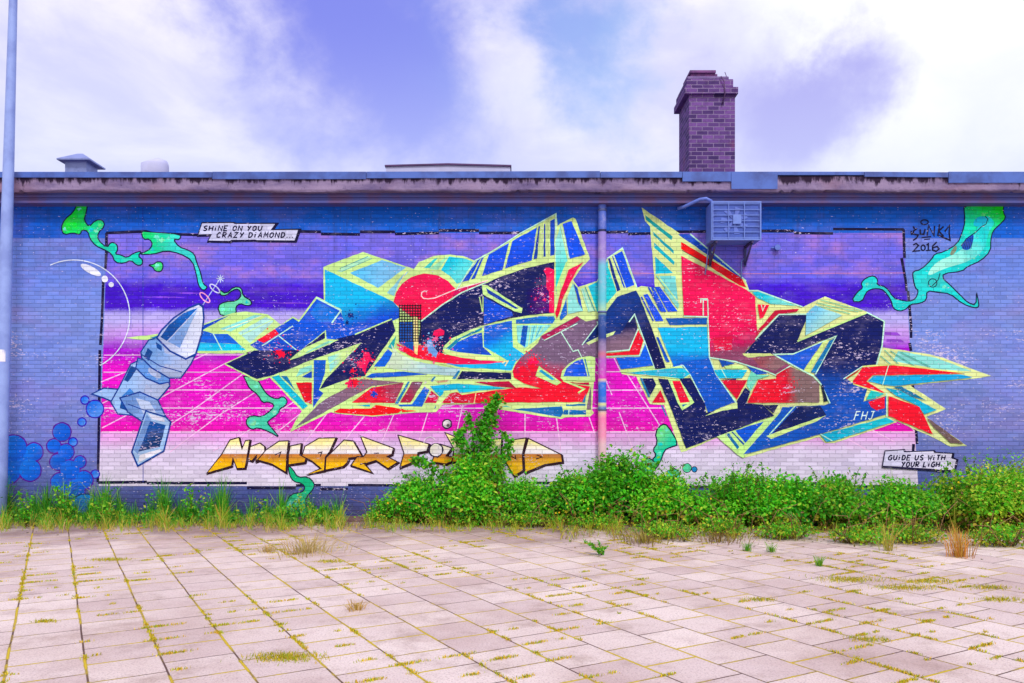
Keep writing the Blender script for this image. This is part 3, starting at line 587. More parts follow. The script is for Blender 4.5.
    P([(539, 366), (561.5, 382.4), (556.5, 385.4), (535.5, 376)], L_); P([(538.5, 371), (541.5, 369.6), (555, 379.6), (551.5, 380)], '#12A0D0')
    P([(560.5, 378), (562, 371), (568.5, 364), (578, 358), (590, 356), (595, 357.5), (595, 381.5), (563, 380.2)], L_); P([(563.4, 376.2), (566.4, 368.4), (575, 361.6), (582.6, 358.8), (587.4, 376.4)], '#0A54E0'); P([(584, 359), (585.6, 359), (589.6, 376), (588.4, 376.4)], TE)
    P([(565, 382.4), (589, 382.4), (589, 385)], '#B02A48'); S([(563, 380.6), (584, 389), (578, 393)], 1.6, L_)
    P([(500, 407), (506, 405.4), (512, 407.5)], '#70B8B0'); P([(512, 409), (562, 406.4), (563.5, 413), (560.5, 417)], '#0A6AB8'); P([(566, 404.4), (585.5, 403.8), (585.5, 405.8), (566, 406)], TE); P([(564, 410), (586, 410), (586, 414.6), (563, 414.6)], '#0A68B4'); S([(569, 409), (568.6, 415)], .9, LC)
    P([(586.6, 409.4), (588.5, 398), (590.8, 386), (591, 409.4)], '#776070'); P([(582, 402), (586, 393), (585, 402.6)], TE)
    # ---- blue lattice top
    P([(462, 282), (478, 259.6), (481, 258), (469, 280.4)], B_); P([(471, 279.6), (482, 257.6), (484, 256.6), (475, 278.4)], B_)
    P([(482, 276), (489, 254.6), (509, 243), (502.4, 270)], B2, '#0A48D8', ((0, 245), (0, 275)), .15); P([(505, 268.6), (512.4, 241.2), (537, 227.6), (531.8, 260.4)], B2, '#0A48D8', ((0, 230), (0, 265)), .15)
    P([(533.6, 259.6), (538.4, 227), (540.2, 226), (537, 258.4)], '#0A3EB0'); P([(543.4, 257), (544, 224.2), (545.2, 223.6), (545.6, 256.6)], '#0A3EB0'); P([(550.2, 256), (550.2, 221), (554.8, 218.6), (554.4, 255)], '#0A48C8')
    S([(456.5, 290), (475, 261), (490, 253), (520, 233.6), (556, 213.8), (555.6, 262)], 1.1, LC)
    # ---- second lattice, red horn
    P([(555.4, 242), (560, 227), (567.5, 260), (565.5, 268), (556, 292)], PT, TQ, ((556, 235), (562, 280))); P([(562.6, 224), (571.4, 221.2), (585, 254.6), (570, 258.8)], B2, chip=.15); S([(561, 226), (569, 259)], 1, LC)
    P([(556, 288), (566, 262), (569, 262), (558, 296)], L_); P([(556.8, 318.5), (555, 313), (561, 290), (568.4, 270), (583.4, 262), (577, 270), (570, 283), (562.4, 300), (559.4, 313)], RP, '#D0143C', ((575, 265), (558, 315)), .2)
    P([(559.6, 317.4), (566.4, 297.6), (567, 314.6), (560.8, 320.6)], '#0A60C8'); P([(567.4, 297), (573, 283), (577, 302), (583, 311), (568, 314)], PT); P([(573.6, 283.4), (577.6, 288.4), (583, 311.4), (578, 302)], '#0A48C0')
    P([(588, 286.2), (597, 282), (607.5, 260), (609.6, 290), (606, 304), (600, 311.6), (597, 312)], '#2CC0DC', '#58D4DA', ((590, 285), (606, 300))); P([(580.5, 289), (584, 288), (594, 311), (588, 312.4)], '#B4E4C4'); S([(585, 287), (595, 311.4)], .8, '#3AA0B8'); S([(582.5, 289), (589, 311)], .7, '#70C8C8')
    P([(516, 319.8), (540, 316.2), (554, 316.4), (555, 319.4), (552.6, 323.6), (516, 323.8)], '#0A68C8'); P([(516.6, 325.6), (551.4, 325), (540, 336.4), (525, 348), (517.6, 342)], '#8CDAD8'); P([(522.8, 325.8), (528, 325.7), (525, 347), (520, 344)], '#0A54B8')
    for k in range(5): S([(531+3.4*k, 326), (528.4+2.6*k, 346-3*k)], .7, '#4A9AB8' if k % 2 else L_)
    P([(614, 255.4), (622, 251), (634.4, 285), (626, 288)], B2, chip=.2); P([(607.8, 259), (609.8, 258), (620.4, 290), (617, 291.6)], '#0A2C86'); P([(612, 256.6), (613, 256), (625, 287), (624, 288.4)], '#0A48C8'); S([(607, 258.6), (622.4, 248), (637, 288)], 1.1, LC)
    P([(606.6, 262), (616.4, 292), (606.6, 304)], '#4CC8D0')
    # ---- letter A
    P([(601, 318), (606, 312), (617, 297), (636, 290.6), (640, 298), (653, 332), (666, 369), (654, 369), (634.4, 316), (626, 330), (620, 337), (602, 338)], '#0A3488', '#081250', ((612, 305), (652, 350)), .12)
    P([(601, 338), (608, 336), (620, 334), (630, 318), (634.2, 315.6), (637.6, 328), (629.4, 350), (601, 353)], '#0E1C58', '#80687E', ((618, 326), (622, 345)), .25); P([(582, 344.5), (597, 326), (603, 322), (603, 338)], '#0A2872')
    S([(582, 345), (597.6, 324.4), (597, 321.5)], 1.1, LC); P([(586, 343), (598, 337), (615.5, 331), (613, 335), (600, 340), (588.6, 345)], '#CDE6A0'); S([(629, 322), (634.4, 314.4), (654.6, 369)], 1.2, LC)
    P([(603, 353.6), (629.4, 351.2), (638, 329.6), (643.2, 340.4), (639, 354.6), (604, 355.8)], '#DC1C34', chip=.25); S([(602, 352.4), (629, 350), (638, 329)], 1.2, LC); S([(602, 356.6), (639.4, 356), (644.2, 342)], 1.2, LC)
    P([(616, 357.6), (639.6, 357.2), (645.2, 344), (653, 365.4), (621, 369.4)], '#0A5CE4', chip=.15)
    # ---- blades right of A
    P([(643.2, 295), (647.4, 294), (663.4, 321), (655.4, 321.4)], B2); P([(640.6, 297), (642, 296.4), (654, 321), (652.4, 321)], B_); P([(650.8, 287.4), (653, 287), (666.4, 312), (661, 312)], B2); P([(654.4, 287), (659.4, 286.8), (677.4, 311.4), (668, 312)], B2)
    P([(647.6, 287.4), (649.2, 287.2), (662, 309), (660, 311.6)], B_); P([(656, 337.4), (658.2, 337), (669.6, 362), (666.2, 362.4)], '#0A50C0'); P([(663, 289), (667, 289), (679, 304), (678, 309)], '#88D8D0')
    P([(665.6, 318.2), (706.6, 318), (706.6, 324.6), (669.4, 325)], '#0A58B8'); P([(657.4, 327.6), (706.8, 326.8), (709, 358), (690, 366), (674, 368)], C_, '#0A74DC', ((690, 346), (690, 362)), .3)
    P([(672, 366), (682, 362), (709, 358), (716.4, 375), (734.6, 402.4), (720, 407.6), (708, 413), (704, 402), (688, 372)], '#0A5CD0', '#0A50C4', ((690, 365), (715, 405)), .35); S([(675, 367), (683, 365.6), (690, 375), (704, 402.4)], 1.1, LC); S([(709.4, 358), (715.6, 374), (736, 403)], 1.1, LC)
    # ---- cyan dart across the A
    P([(619, 371.6), (653, 366), (655, 369.6), (681, 366), (690, 374), (686, 379.6), (660, 377)], L_); P([(626, 373), (655, 370), (680, 368), (684, 368.6), (690, 374), (686.6, 376), (682, 379), (660, 376.2)], '#10B8DE')
    P([(642.4, 378.4), (653, 378.4), (656, 384.6), (650, 395.6)], '#06145C', chip=.4); P([(640, 378), (642, 378), (650, 397), (648, 397)], TE); P([(652, 402.6), (660.2, 390), (665.4, 402.4)], '#D81438'); P([(660.5, 405), (663, 406), (667, 416), (665.6, 416)], TE)
    # ---- big navy foot
    P([(658, 378.4), (668, 379.4), (690, 378), (704.4, 403), (706, 412.8), (736, 405), (737, 400), (745, 387.4), (750, 392), (746, 403.6), (762, 404.4), (774, 415.6), (760, 420), (716, 437), (686, 448.4), (672, 411)], '#06145C', '#06145C', ((670, 390), (710, 430)), .38)
    P([(667.6, 379), (679.4, 379), (694, 402.4), (690, 405.4), (682, 410.4), (677, 402)], L_); P([(672, 381), (680, 381), (689.6, 402), (680, 403)], '#E02040', chip=.6); P([(681.6, 404.6), (687, 404), (682.6, 407)], TE); P([(704.6, 416), (720, 408), (737, 402.6), (737.2, 408.4), (722, 410.6)], '#CFE8A2')
    # ---- tall red tower
    P([(645, 215), (672.6, 236.6), (671.4, 240.4), (646, 220)], '#1CA6A8'); P([(653, 231.6), (673.6, 250.6), (673.6, 254), (653.4, 235.4)], '#1EA2B4'); P([(654, 242.6), (674.6, 262), (673.6, 265), (654.2, 248)], '#24B4C8'); P([(655, 256.6), (673, 273), (655.4, 274)], '#1CB8DC'); P([(655.6, 276), (675.4, 276.4), (677.6, 302), (668, 292)], '#7CD8DA'); S([(657, 275), (677, 301)], 1.1, L_)
    P([(678, 234.4), (689, 234), (706, 246), (743.5, 278.5), (741, 278.4)], '#0A4CC8'); S([(690, 234), (705.6, 247), (746, 281)], 1.4, LC); P([(681, 242), (741.6, 278), (746.4, 287.6), (740, 285.8), (681, 249)], '#F21418', '#E01028', ((690, 245), (740, 283)), .12); S([(682, 250.4), (712, 267)], .7, '#181830')
    P([(681, 256), (712, 272), (748, 291), (755, 297), (757, 331), (755, 341), (744, 353), (752, 356), (774, 355.6), (790, 366), (776, 374.4), (765, 370.6), (735, 361), (709.4, 357.2), (708, 317), (683.6, 315.4)], RP, '#8A4A6C', ((728, 322), (736, 360)), .42)
    P([(712, 338), (732, 336), (732, 350), (714, 351)], '#D8204A', chip=.9); P([(752, 358), (776, 357), (786, 364), (775, 371), (760, 367)], '#98505C', '#8A6A70', ((755, 360), (780, 368)), .3)
    S([(703, 316), (703, 300), (707.4, 300), (708, 317)], 1.0, LC); S([(700.6, 303), (700.6, 299), (707.6, 299)], 1.1, LC); S([(683.6, 316.4), (707.6, 317)], 1.2, LC); S([(707.6, 317), (709.2, 357.6), (735, 361.6), (766, 371.4), (776, 375.4)], 1.2, LC)
    # ---- right cluster
    P([(752, 292.4), (757.6, 291.6), (796, 305.8), (770, 304), (757, 298)], '#44C4DC', '#7AD8D4', ((755, 293), (790, 305))); P([(757.4, 304.4), (769, 305), (763, 317.6), (759.6, 319)], '#EE1240'); S([(761, 305), (762.4, 311), (765, 305)], .8, LC)
    P([(756.6, 331.6), (774.6, 310.6), (799, 309), (796, 312), (778, 314), (760, 331.6), (755, 338.6)], '#C4304A'); S([(755, 339.6), (778.6, 314.6), (807, 314.2)], 1.2, LC)
    P([(744, 353.4), (756, 340), (779, 315.4), (808, 315.2), (797, 341), (866, 313), (882.8, 321.6), (882, 342), (875.4, 364.6), (862, 366), (845, 378), (853.4, 384), (867, 388.6), (863, 401.6), (886, 396), (886, 414.4), (819, 434.4), (770, 447.4), (743, 454), (773, 418.4), (788, 406.6), (824, 405.4), (829.6, 403), (819.6, 381), (814, 375), (835.4, 336), (817, 342), (793, 354.2), (773, 354.6)], '#06145C', '#0A50BC', ((842, 352), (838, 408)), .75)
    P([(806, 313.6), (815, 305.4), (842, 315.4), (830, 322), (805, 335.6)], '#7CC4E8', '#A0D8DC', ((810, 310), (825, 325))); 
    for a_, b_ in (((816, 303), (858, 312)), ((820, 300), (862, 311)), ((818, 306), (850, 314))): S([a_, b_], .7, '#6CC0A8')
    P([(774, 355.4), (793, 355), (822.4, 341.4), (803.4, 370)], '#0A58D8', chip=.4); S([(773, 354.4), (793, 354), (836, 336), (815, 374.4)], 1.1, LC); P([(803.4, 371), (822.6, 342), (828, 339.4), (808.4, 372.4)], '#CBE890'); P([(810.4, 372.4), (828.8, 341), (834.4, 338), (815, 373.4)], '#0A78B8')
    P([(742, 353.6), (770, 353.4), (774, 355.6), (748, 357.6), (744, 356)], '#D2E498'); S([(774, 355), (803, 371), (813, 376), (820.4, 384), (829.6, 403.4)], 1.4, LC); S([(776, 374.4), (790, 366)], 1, LC)
    P([(776, 374.6), (790, 366.6), (803, 372.4), (812, 377), (819, 384), (819, 402.4), (747, 402.8), (758, 380), (776, 378.6)], '#E01634', '#80686C', ((778, 390), (800, 388)), .4); P([(747, 402.6), (758, 380), (779, 379.6), (781, 390), (776, 402)], '#E81C34', chip=.35); m.splat(790, 386, 10, 26, ['#D82040', RD], (.8, 2.8), .8)
    P([(718.6, 359.4), (735, 363.2), (722, 367)], '#0A50B8'); P([(746, 365.6), (768, 373.6), (754, 375)], '#0A54C4'); P([(724, 366), (744, 366), (742, 369), (726, 369)], L_); P([(713.6, 370), (722, 369.6), (747, 370), (742, 378), (718.6, 378.4)], '#14BCE4'); S([(721, 369), (726, 378)], .8, LC); P([(719, 379.4), (736, 378.4), (736, 380)], '#2A2A60')
    P([(720.6, 380.4), (747, 380), (736.6, 399.4)], '#D81438', chip=.2); P([(747.4, 379), (751, 371), (756, 374.6), (770, 375.4), (757, 379.4), (750, 391.6), (746.6, 386)], '#7AD8C0'); P([(820.6, 385.4), (822.4, 384.6), (827.4, 401), (823.4, 402)], '#102040')
    # ---- lower blades
    P([(716.6, 436.6), (774, 416), (788, 406.6), (793, 408), (743, 458), (737, 454.6)], L_); P([(735, 430.4), (763.4, 421.6), (745, 443)], '#0A54D8'); P([(726, 434), (728.8, 433), (739, 447), (737, 449.4)], '#0A6AA8'); P([(731, 432), (732.4, 431.6), (744.4, 444), (743, 445)], '#0A50A8'); P([(763, 405.2), (778, 405), (773, 413.4)], '#0A1450')
    P([(743, 454.4), (780, 412), (782, 407), (794, 407), (768, 434), (771, 438), (819, 428), (826, 431), (819, 434.4), (770, 447.4)], '#0A58C8', '#0A4CB8', ((760, 430), (820, 430)), .45)
    P([(772.6, 433), (797.4, 406.4), (820, 406), (826, 415.4), (790, 428)], '#06145C', '#0A2060', ((780, 425), (820, 410)), .6); P([(766, 436), (774, 433), (826, 415), (817, 421), (777, 436.4), (771, 439)], '#CDE89A'); S([(794.6, 406), (769, 434.6)], 1.1, LC)
    # ---- right arrows
    P([(898, 351), (935, 357.6), (972, 371.4), (940, 369.6), (893, 361)], '#8CD8D4'); 
    for a_, b_ in (((884, 350), (898, 364)), ((890, 351), (914, 366)), ((900, 352), (930, 367)), ((880, 356), (890, 364))): S([a_, b_], .8, '#5CB8A8')
    P([(852.6, 380.6), (862, 367.6), (893, 365.4), (963, 373.4), (920, 374.4), (872, 375.2), (866, 381.4), (884, 392.4), (880, 393.2), (853, 384)], RD, '#F01828', ((860, 370), (950, 373)), .25); P([(867.4, 381.2), (873.2, 376), (960, 374.6), (972, 377.4), (895, 386), (884, 385)], '#12A8E6', chip=.15); S([(888, 365.6), (882, 385.4)], .9, LC)
    S([(862, 366.6), (893, 364.4), (964, 373)], 1.2, '#DCE890'); P([(844.6, 377.4), (861.4, 367), (856.6, 372.4), (846, 379.4)], '#B84838'); S([(843, 379), (862, 366.4)], 1, LC); S([(852.6, 384), (884, 394)], 1.2, '#DCE890')
    P([(885, 387.6), (900, 390.6), (936.4, 410), (924, 414.4), (917.6, 406), (895, 395.4)], '#14B0DA'); P([(893, 387), (901, 386.4), (926, 400.6), (914, 397.4)], '#0A78A8'); P([(865.4, 400), (870.4, 390.6), (884, 393.6), (875, 398)], '#3CC0C0'); P([(868, 402), (884.4, 396.6), (884.4, 408), (876, 410.4), (870.5, 407)], RD, chip=1)
    P([(888, 396), (919, 407), (926, 421), (932.4, 434.4), (888, 416)], '#F00A2C', chip=.8); S([(886.2, 393), (886.2, 416.4)], 1.2, LC); P([(926, 418), (930.4, 420), (963, 444), (950, 443), (934, 428)], '#6E5A5A'); P([(820, 434.6), (886, 417.4), (894, 421.6), (834, 440.6), (826, 442)], '#12AAD4', '#1AC0D8', ((820, 440), (890, 418))); S([(820, 434), (832, 441)], .9, LC)
    S([(884, 321), (881.6, 346), (876, 365)], 1.3, LC); S([(866, 312.4), (884, 321.6)], 1.2, LC); S([(797, 341.4), (866, 313)], 1.6, L_); S([(802, 307), (758, 291), (748, 291)], 1.3, LC)
    # ---- crew letters in thin spray
    write(m, 'FHJ', 853.5, 411.5, 21, 8, '#D6F0F0', 1.0, .28)
    return m.build('graffiti_lettering', wall)
def paint_names(wall):
    m = Mural()
    letters = [[(207, 473), (222, 454), (230, 440), (239, 437.4), (242, 449), (245.6, 440.6), (250, 440), (246.4, 462), (245, 468), (237, 468.4), (233, 458), (231.6, 466)],
        [(248, 459.6), (250.4, 446.6), (260, 443), (264.6, 446.4), (265.4, 458), (256, 461.6), (256.8, 455), (252, 461)],
        [(257.6, 460), (266, 450), (279, 441.2), (288.6, 440.8), (287, 455), (286, 472.4), (272, 464)],
        [(288.4, 464.8), (288.6, 455), (290.4, 446), (301.4, 443.6), (300, 455), (306, 458), (305, 462.4)],
        [(307, 474.4), (321, 468.4), (312, 461), (302, 456), (305, 446.4), (319, 438.2), (336, 437.8), (329.6, 452), (325.6, 457), (324.4, 470.6)],
        [(325.4, 470), (326, 457.6), (334, 450), (344, 440), (353.4, 441), (362.4, 456.6), (349, 458), (347.4, 462.4), (343, 466.6)],
        [(351, 465.4), (357, 456.6), (363.4, 456.6), (367, 452), (360.6, 436), (393.4, 448), (392, 454.4), (387, 456.4), (398, 462), (388, 468.4), (376, 460.4), (364.6, 464), (372, 472.4)],
        [(400, 467.4), (404, 453), (398, 435), (429, 444), (427, 451), (418, 452.6), (416.4, 460.8)],
        [(432, 462), (436, 450), (440, 444), (452, 448), (446, 456), (460, 458), (446, 464)], [(445, 432.6), (460, 438.6), (468, 447), (466, 461), (452, 462.4), (454, 449)], [(470, 466), (474, 447), (488, 439.6), (501.6, 438.4), (501, 455), (500, 468.6), (484, 470)],
        [(502, 448), (515, 439.4), (526, 438), (522.4, 454), (523, 470.4), (514, 476), (503, 457.6)],
        [(524, 454.6), (528.4, 438.4), (561.4, 454.6), (562.4, 462), (545, 464.4), (525, 472.6)]]
    for p in letters:
        m.stroke([(x+.9, y+1.0) for x, y in p], 1.9, '#2A1020', closed=True, chip=.35)
    for p in letters:
        up, lo = clip_y(p, 454, True), clip_y(p, 454, False)
        if len(up) > 2: m.poly(up, '#F4EAA8', '#E8E2EC', ((0, 440), (0, 454)), .35, rough=0)
        if len(lo) > 2: m.poly(lo, '#C08050', '#F6C44C', ((0, 453), (0, 468)), .35, rough=0)
        m.stroke(p, 1.15, '#2A1020', closed=True, chip=.3)
    for p in ([(275, 455), (281, 452), (279, 457.4)], [(318, 453), (322, 452), (320.4, 456.6)], [(374, 453.4), (379, 453)], [(360, 464.4), (366, 463)], [(511, 456), (516, 459), (515, 455)], [(536, 459), (542, 457), (537, 455)]): m.stroke(p, 1.1, '#2A1020')
    m.circle(447, 424, 5.2, '#1A1030'); m.circle(447, 424, 4.0, '#F0E8F0', '#8A8090'); m.circle(448, 425.4, 1.6, '#5A5058')
    m.circle(436, 450, 7.4, '#2A2040'); m.circle(436, 450, 6.2, '#DDDAC8', '#E8E0F0'); m.ring(430, 443, 6, .8, '#F0E4F4', a0=180, a1=330)
    return m.build('outlined_name_lettering', wall)

def paint_smoke(wall):
    E = '#0A1438'; box = [Mural()]
    G1, G2, G3 = '#3CE01C', '#24CCA4', '#6ADCC8'
    def new():
        if box[0].v: box[0].build('painted_smoke', wall)
        box[0] = Mural(); return box[0]
    def S(pts, a_, b_, g, w=1.2):
        m = new(); (x0, y0), (x1, y1) = g; cx, cy = (x0+x1)/2, (y0+y1)/2; q = 2.0      # a long, cloudy blend
        m.outlined(pts, a_, E, w, b_, ((cx-(cx-x0)*q, cy-(cy-y0)*q), (cx+(x1-cx)*q, cy+(y1-cy)*q)), .18)
        inside = [p for p in ((rnd.uniform(min(p[0] for p in pts), max(p[0] for p in pts)), rnd.uniform(min(p[1] for p in pts), max(p[1] for p in pts))) for _ in range(900)) if all(any_in(pts, (p[0]+dx, p[1]+dy)) for dx, dy in ((3, 0), (-3, 0), (0, 3), (0, -3)))][:5]
        for k, p in enumerate(inside):
            col = ('#7CE8D0', '#40CCD0', '#6CE48C', '#8CECC4')[k % 4]; r_ = rnd.uniform(1.8, 3.0)
            m.blotch(p[0], p[1], r_, col, rnd.uniform(.6, 1.1), .1)
        return m
    m = S([(78, 203), (88, 203), (86, 214), (84, 220), (89, 227), (96, 220), (103, 220), (105, 226), (98, 233), (98, 240), (107, 248), (111, 242), (117, 244), (118, 250), (115, 254), (121, 255), (127, 258), (134, 253), (142, 251), (138, 256), (143, 260), (142, 265), (137, 265.5), (131, 260), (124, 263.5), (115, 262.5), (112, 254), (104, 249.5), (96, 246), (90, 239), (88, 231), (82, 230), (80, 235), (73, 232.6), (64, 235), (61, 228), (65, 219), (73, 213)], G1, '#3CD0B8', ((75, 210), (105, 245)))
    m = S([(141, 231), (149, 232), (181, 234), (180, 240), (173, 239), (179, 247), (188, 250), (194.6, 254), (196.6, 262), (200.6, 272), (203, 284), (208, 287), (203.6, 291), (198.6, 286), (196.6, 275), (192.6, 260.6), (180, 253.4), (166, 250.6), (153, 254.4), (138, 254.4), (148, 251), (153, 245), (150, 239), (143.4, 239.6)], '#3CDC70', '#52D4D0', ((145, 235), (175, 245)))
    m = S([(148, 265), (154, 264.4), (157, 261.6), (162, 262), (163.4, 267), (161, 272), (155, 271), (153, 267)], '#3CC870', '#5ADA90', ((150, 262), (162, 272)), 1.1)
    m = S([(219.6, 289.6), (226, 294), (234, 286.6), (241.6, 287.6), (243, 296), (250.6, 300), (252, 304.6), (247, 306), (240, 303.4), (235.6, 307), (236.6, 314), (221, 317), (217.4, 306), (225, 301.6), (237, 301), (241.6, 295), (239, 289), (233, 290), (225.6, 296), (220, 295)], '#6ADC9C', '#7CD8C4', ((220, 290), (250, 305)), 1.3)
    m = S([(243, 375), (258, 380), (262.4, 388), (268, 395.6), (277, 399.6), (283, 396), (288, 401), (284.6, 406.6), (280.4, 408), (278, 414), (270, 419.6), (267, 422.6), (272.6, 429), (280, 438), (270, 432), (258, 427.4), (252, 429.8), (246.4, 425), (246.6, 418.6), (252, 415.4), (262, 417), (272, 409.6), (274.6, 404.6), (268, 401.6), (262.6, 403), (258, 394.6), (249.4, 388.4), (246, 381)], '#78D49C', '#4CC8B0', ((245, 380), (285, 405)))
    m.circle(252.6, 422.4, 3.6, '#5AC4D0', '#8CE0A0')
    m = S([(288, 465), (293.4, 470), (297.6, 477.4), (308, 476.6), (314.6, 483), (313.6, 489), (307, 496), (305, 502), (311, 519), (284, 519), (285, 505), (291, 493.6), (302, 492.6), (305.4, 487.6), (302, 483.4), (293.6, 481.6), (289.4, 475)], '#30B078', '#42C8A0', ((290, 470), (300, 515)))
    m.ring(296, 505, 3.4, .8, E); 
    m = S([(655, 432.6), (662, 423.6), (668, 425.6), (679, 444.6), (670, 447.4), (664.4, 450), (660.4, 462), (654, 471), (652, 460), (656.4, 455), (652.6, 450), (657.6, 443)], '#8CE08C', '#3CC8A8', ((656, 430), (668, 445)), 1.3)
    m = new(); m.circle(648, 466, 8.2, E); m.circle(648, 466, 7, '#7CCC90', '#58B8A0'); m.circle(646, 465, 2, E); m = new(); m.circle(673, 475, 7, E); m.circle(673, 475, 6, '#48C4B4', '#70D8C8'); m = new(); m.circle(687, 468, 5, E); m.circle(687, 468, 4.1, '#68D4A8'); m.circle(694.4, 469.4, 3.1, E); m.circle(694.4, 469.4, 2.3, '#4A98D8')
    m = S([(963.4, 203), (1004, 203), (1003, 212), (1006, 218), (999.6, 224.6), (992.6, 231), (990.6, 240), (990.6, 251), (980.6, 261), (967.4, 266.4), (962, 271.4), (943, 273.4), (943, 279), (949, 284), (956.6, 291.6), (962, 297), (967.6, 302.6), (976, 305.6), (976.4, 291), (978, 300), (979, 307), (974, 308), (962, 303.6), (950, 293.6), (938, 292.4), (926.6, 290.6), (926.6, 300), (920, 303.4), (910, 304.4), (906, 309.4), (899, 311.4), (893, 308.4), (891, 300), (884, 290.4), (878, 288.4), (870, 289.4), (865.6, 293), (862, 302), (851, 301.4), (857.6, 291.4), (863, 288), (860.6, 283), (866.6, 277.4), (874, 275.6), (878, 280), (876.6, 285), (886, 286.6), (893.6, 298), (899.6, 300), (909, 301.6), (915.6, 299), (918.6, 290.4), (915, 288), (912.6, 276), (913, 271.4), (921, 269.6), (931, 260), (935, 253.6), (943, 252.4), (957.4, 244), (962.4, 232), (965, 221.4)], G1, '#46D2D2', ((985, 206), (970, 240)))
    m.poly(smooth([(985, 214), (996, 222), (988, 232), (985, 250), (968, 262), (945, 268), (925, 278), (935, 262), (956, 254), (972, 240), (978, 226)], 2), '#44D8DA', '#A4ECDC', ((985, 220), (935, 272)), .15, rough=0)
    m.poly(smooth([(976, 217), (986, 216), (987, 222), (980, 227), (972, 226)], 2), '#1CB8D8', chip=0, rough=0); m.poly(smooth([(961, 246), (966, 238), (974, 233), (973, 242), (970, 250), (963, 250)], 2), '#2A58C0', chip=0, rough=0); m.stroke([(985, 216), (987.6, 219), (986, 224), (981, 227), (978, 230), (976, 232), (966, 239), (961, 246)], .9, E)
    for k in range(5): m.stroke([(963+2*k, 249), (966+1.6*k, 240-k)], .5, E)
    m.poly(smooth([(949, 254), (956, 244), (957, 250), (952, 256)], 1), '#7A8C78', rough=0); m.ring(932.6, 283, 4.2, .9, E); m.stroke([(940, 273), (938, 280), (932, 286)], .8, E)
    new()

def paint_rocket(wall):
    m = Mural(); E = '#123A94'; H, MD, DK = '#A6B4D8', '#7898D0', '#164894'
    O = lambda p, f, f2=None, g=None, w=1.4: m.outlined(p, f, E, w, f2, g, .22, 0)
    m.stroke([(203, 305), (220, 279)], 1.0, '#A8B8F0'); m.ring(205, 297.6, 6.5, 1.2, '#F0A8D8', 2.6, R(45)); m.ring(215, 288.6, 6, 1.2, '#C8CCF4', 2.4, R(40))
    for a_ in range(0, 180, 45): m.stroke([(220.6-4*math.cos(R(a_)), 278.6-4*math.sin(R(a_))), (220.6+4*math.cos(R(a_)), 278.6+4*math.sin(R(a_)))], .8, '#C4D8FA')
    O([(92, 394), (104, 388), (128, 390), (134, 398), (118, 404), (104, 398)], '#9CBCEC')
    O([(131, 364), (140, 360), (168, 378), (170, 386), (160, 398), (142, 416), (118, 414), (111, 402), (120, 386)], '#9CBEEE', H, ((120, 390), (165, 390))); m.poly([(131, 366), (138, 368), (128, 382), (124, 380)], DK, chip=.2); m.poly([(122, 396), (130, 388), (140, 400), (130, 412), (120, 408)], '#5A8CD8', DK, ((130, 392), (124, 410)), .2); m.poly([(146, 384), (162, 394), (152, 406), (142, 400)], H, chip=.2)
    O([(120, 398), (140, 392), (158, 400), (166, 417), (146, 424), (128, 412)], '#6E90CC', '#8CA8DC', ((120, 400), (160, 415))); m.poly([(136, 398), (150, 402), (158, 416), (146, 418)], '#B4C4E4', chip=.3); m.stroke([(128, 404), (144, 410), (162, 410)], .9, E)
    O([(138, 358), (147, 361), (169, 376), (170, 382), (160, 384), (146, 378), (136, 368)], '#6C98DC'); m.poly(smooth([(149, 366), (162, 374), (160, 380), (148, 373)], 1), H, rough=0)
    O([(141, 352), (149, 340), (158, 338), (170, 350), (187, 358), (195, 356), (191, 364), (181, 378), (169, 378), (152, 368), (142, 358)], '#7CA6E2', H, ((145, 350), (190, 370))); m.poly([(148, 348), (153, 352), (149, 361), (144, 357)], DK, chip=.2); m.poly([(166, 364), (180, 368), (173, 377), (160, 371)], H, chip=.2); m.stroke([(141, 354), (160, 366), (182, 372)], 1, E); m.poly([(163, 345), (176, 350), (176, 356), (165, 353)], H, chip=.3); m.poly([(156, 342), (162, 346), (162, 351), (157, 348)], DK)
    O([(199, 304), (203, 307), (204, 318), (202, 334), (196, 354), (186, 359), (170, 351), (157, 338), (162, 330), (174, 318), (189, 308)], H, '#D4DEF8', ((165, 330), (200, 340)), 1.8); m.poly([(160.6, 337), (169, 325), (184, 313), (198, 308), (167, 341)], DK, '#2A6CC8', ((165, 335), (195, 310)), .1); m.poly([(168, 341.6), (198, 309), (180, 348)], MD, '#98BCEE', ((175, 345), (195, 315)), .1)
    O([(132, 452), (146, 411), (166, 417), (171, 422), (164, 451), (138, 466)], '#A4C4EE', None, None, 1.6); m.poly([(138, 452), (150, 421), (166, 425), (160, 447)], '#2A58A8', '#16386E', ((145, 430), (155, 448)), .8); m.poly([(134, 450), (147, 414), (151, 420), (138, 454)], MD); m.poly([(138, 463), (140, 455), (160, 449), (162, 451)], '#E4E4F4', chip=.4); m.poly([(148, 413), (164, 418), (165, 422), (152, 419)], '#D8DCF2', chip=.4)
    for k in range(6): m.stroke([(142+k*1.3, 448-k*3), (159+k*.7, 446-k*3.2)], .5, '#0E2450')
    # the soap-bubble ring and its glints
    m.ring(74, 316, 56, 1.0, '#D8E4FA', a0=-115, a1=62); m.circle(91, 270, 11.5, '#DCE2F6', ry=3.6, rot=R(28), wob=0); m.circle(105, 279, 3.3, '#DCE2F6'); m.circle(111.4, 284.6, 2.6, '#DCE2F6')
    return m.build('painted_rocket', wall)

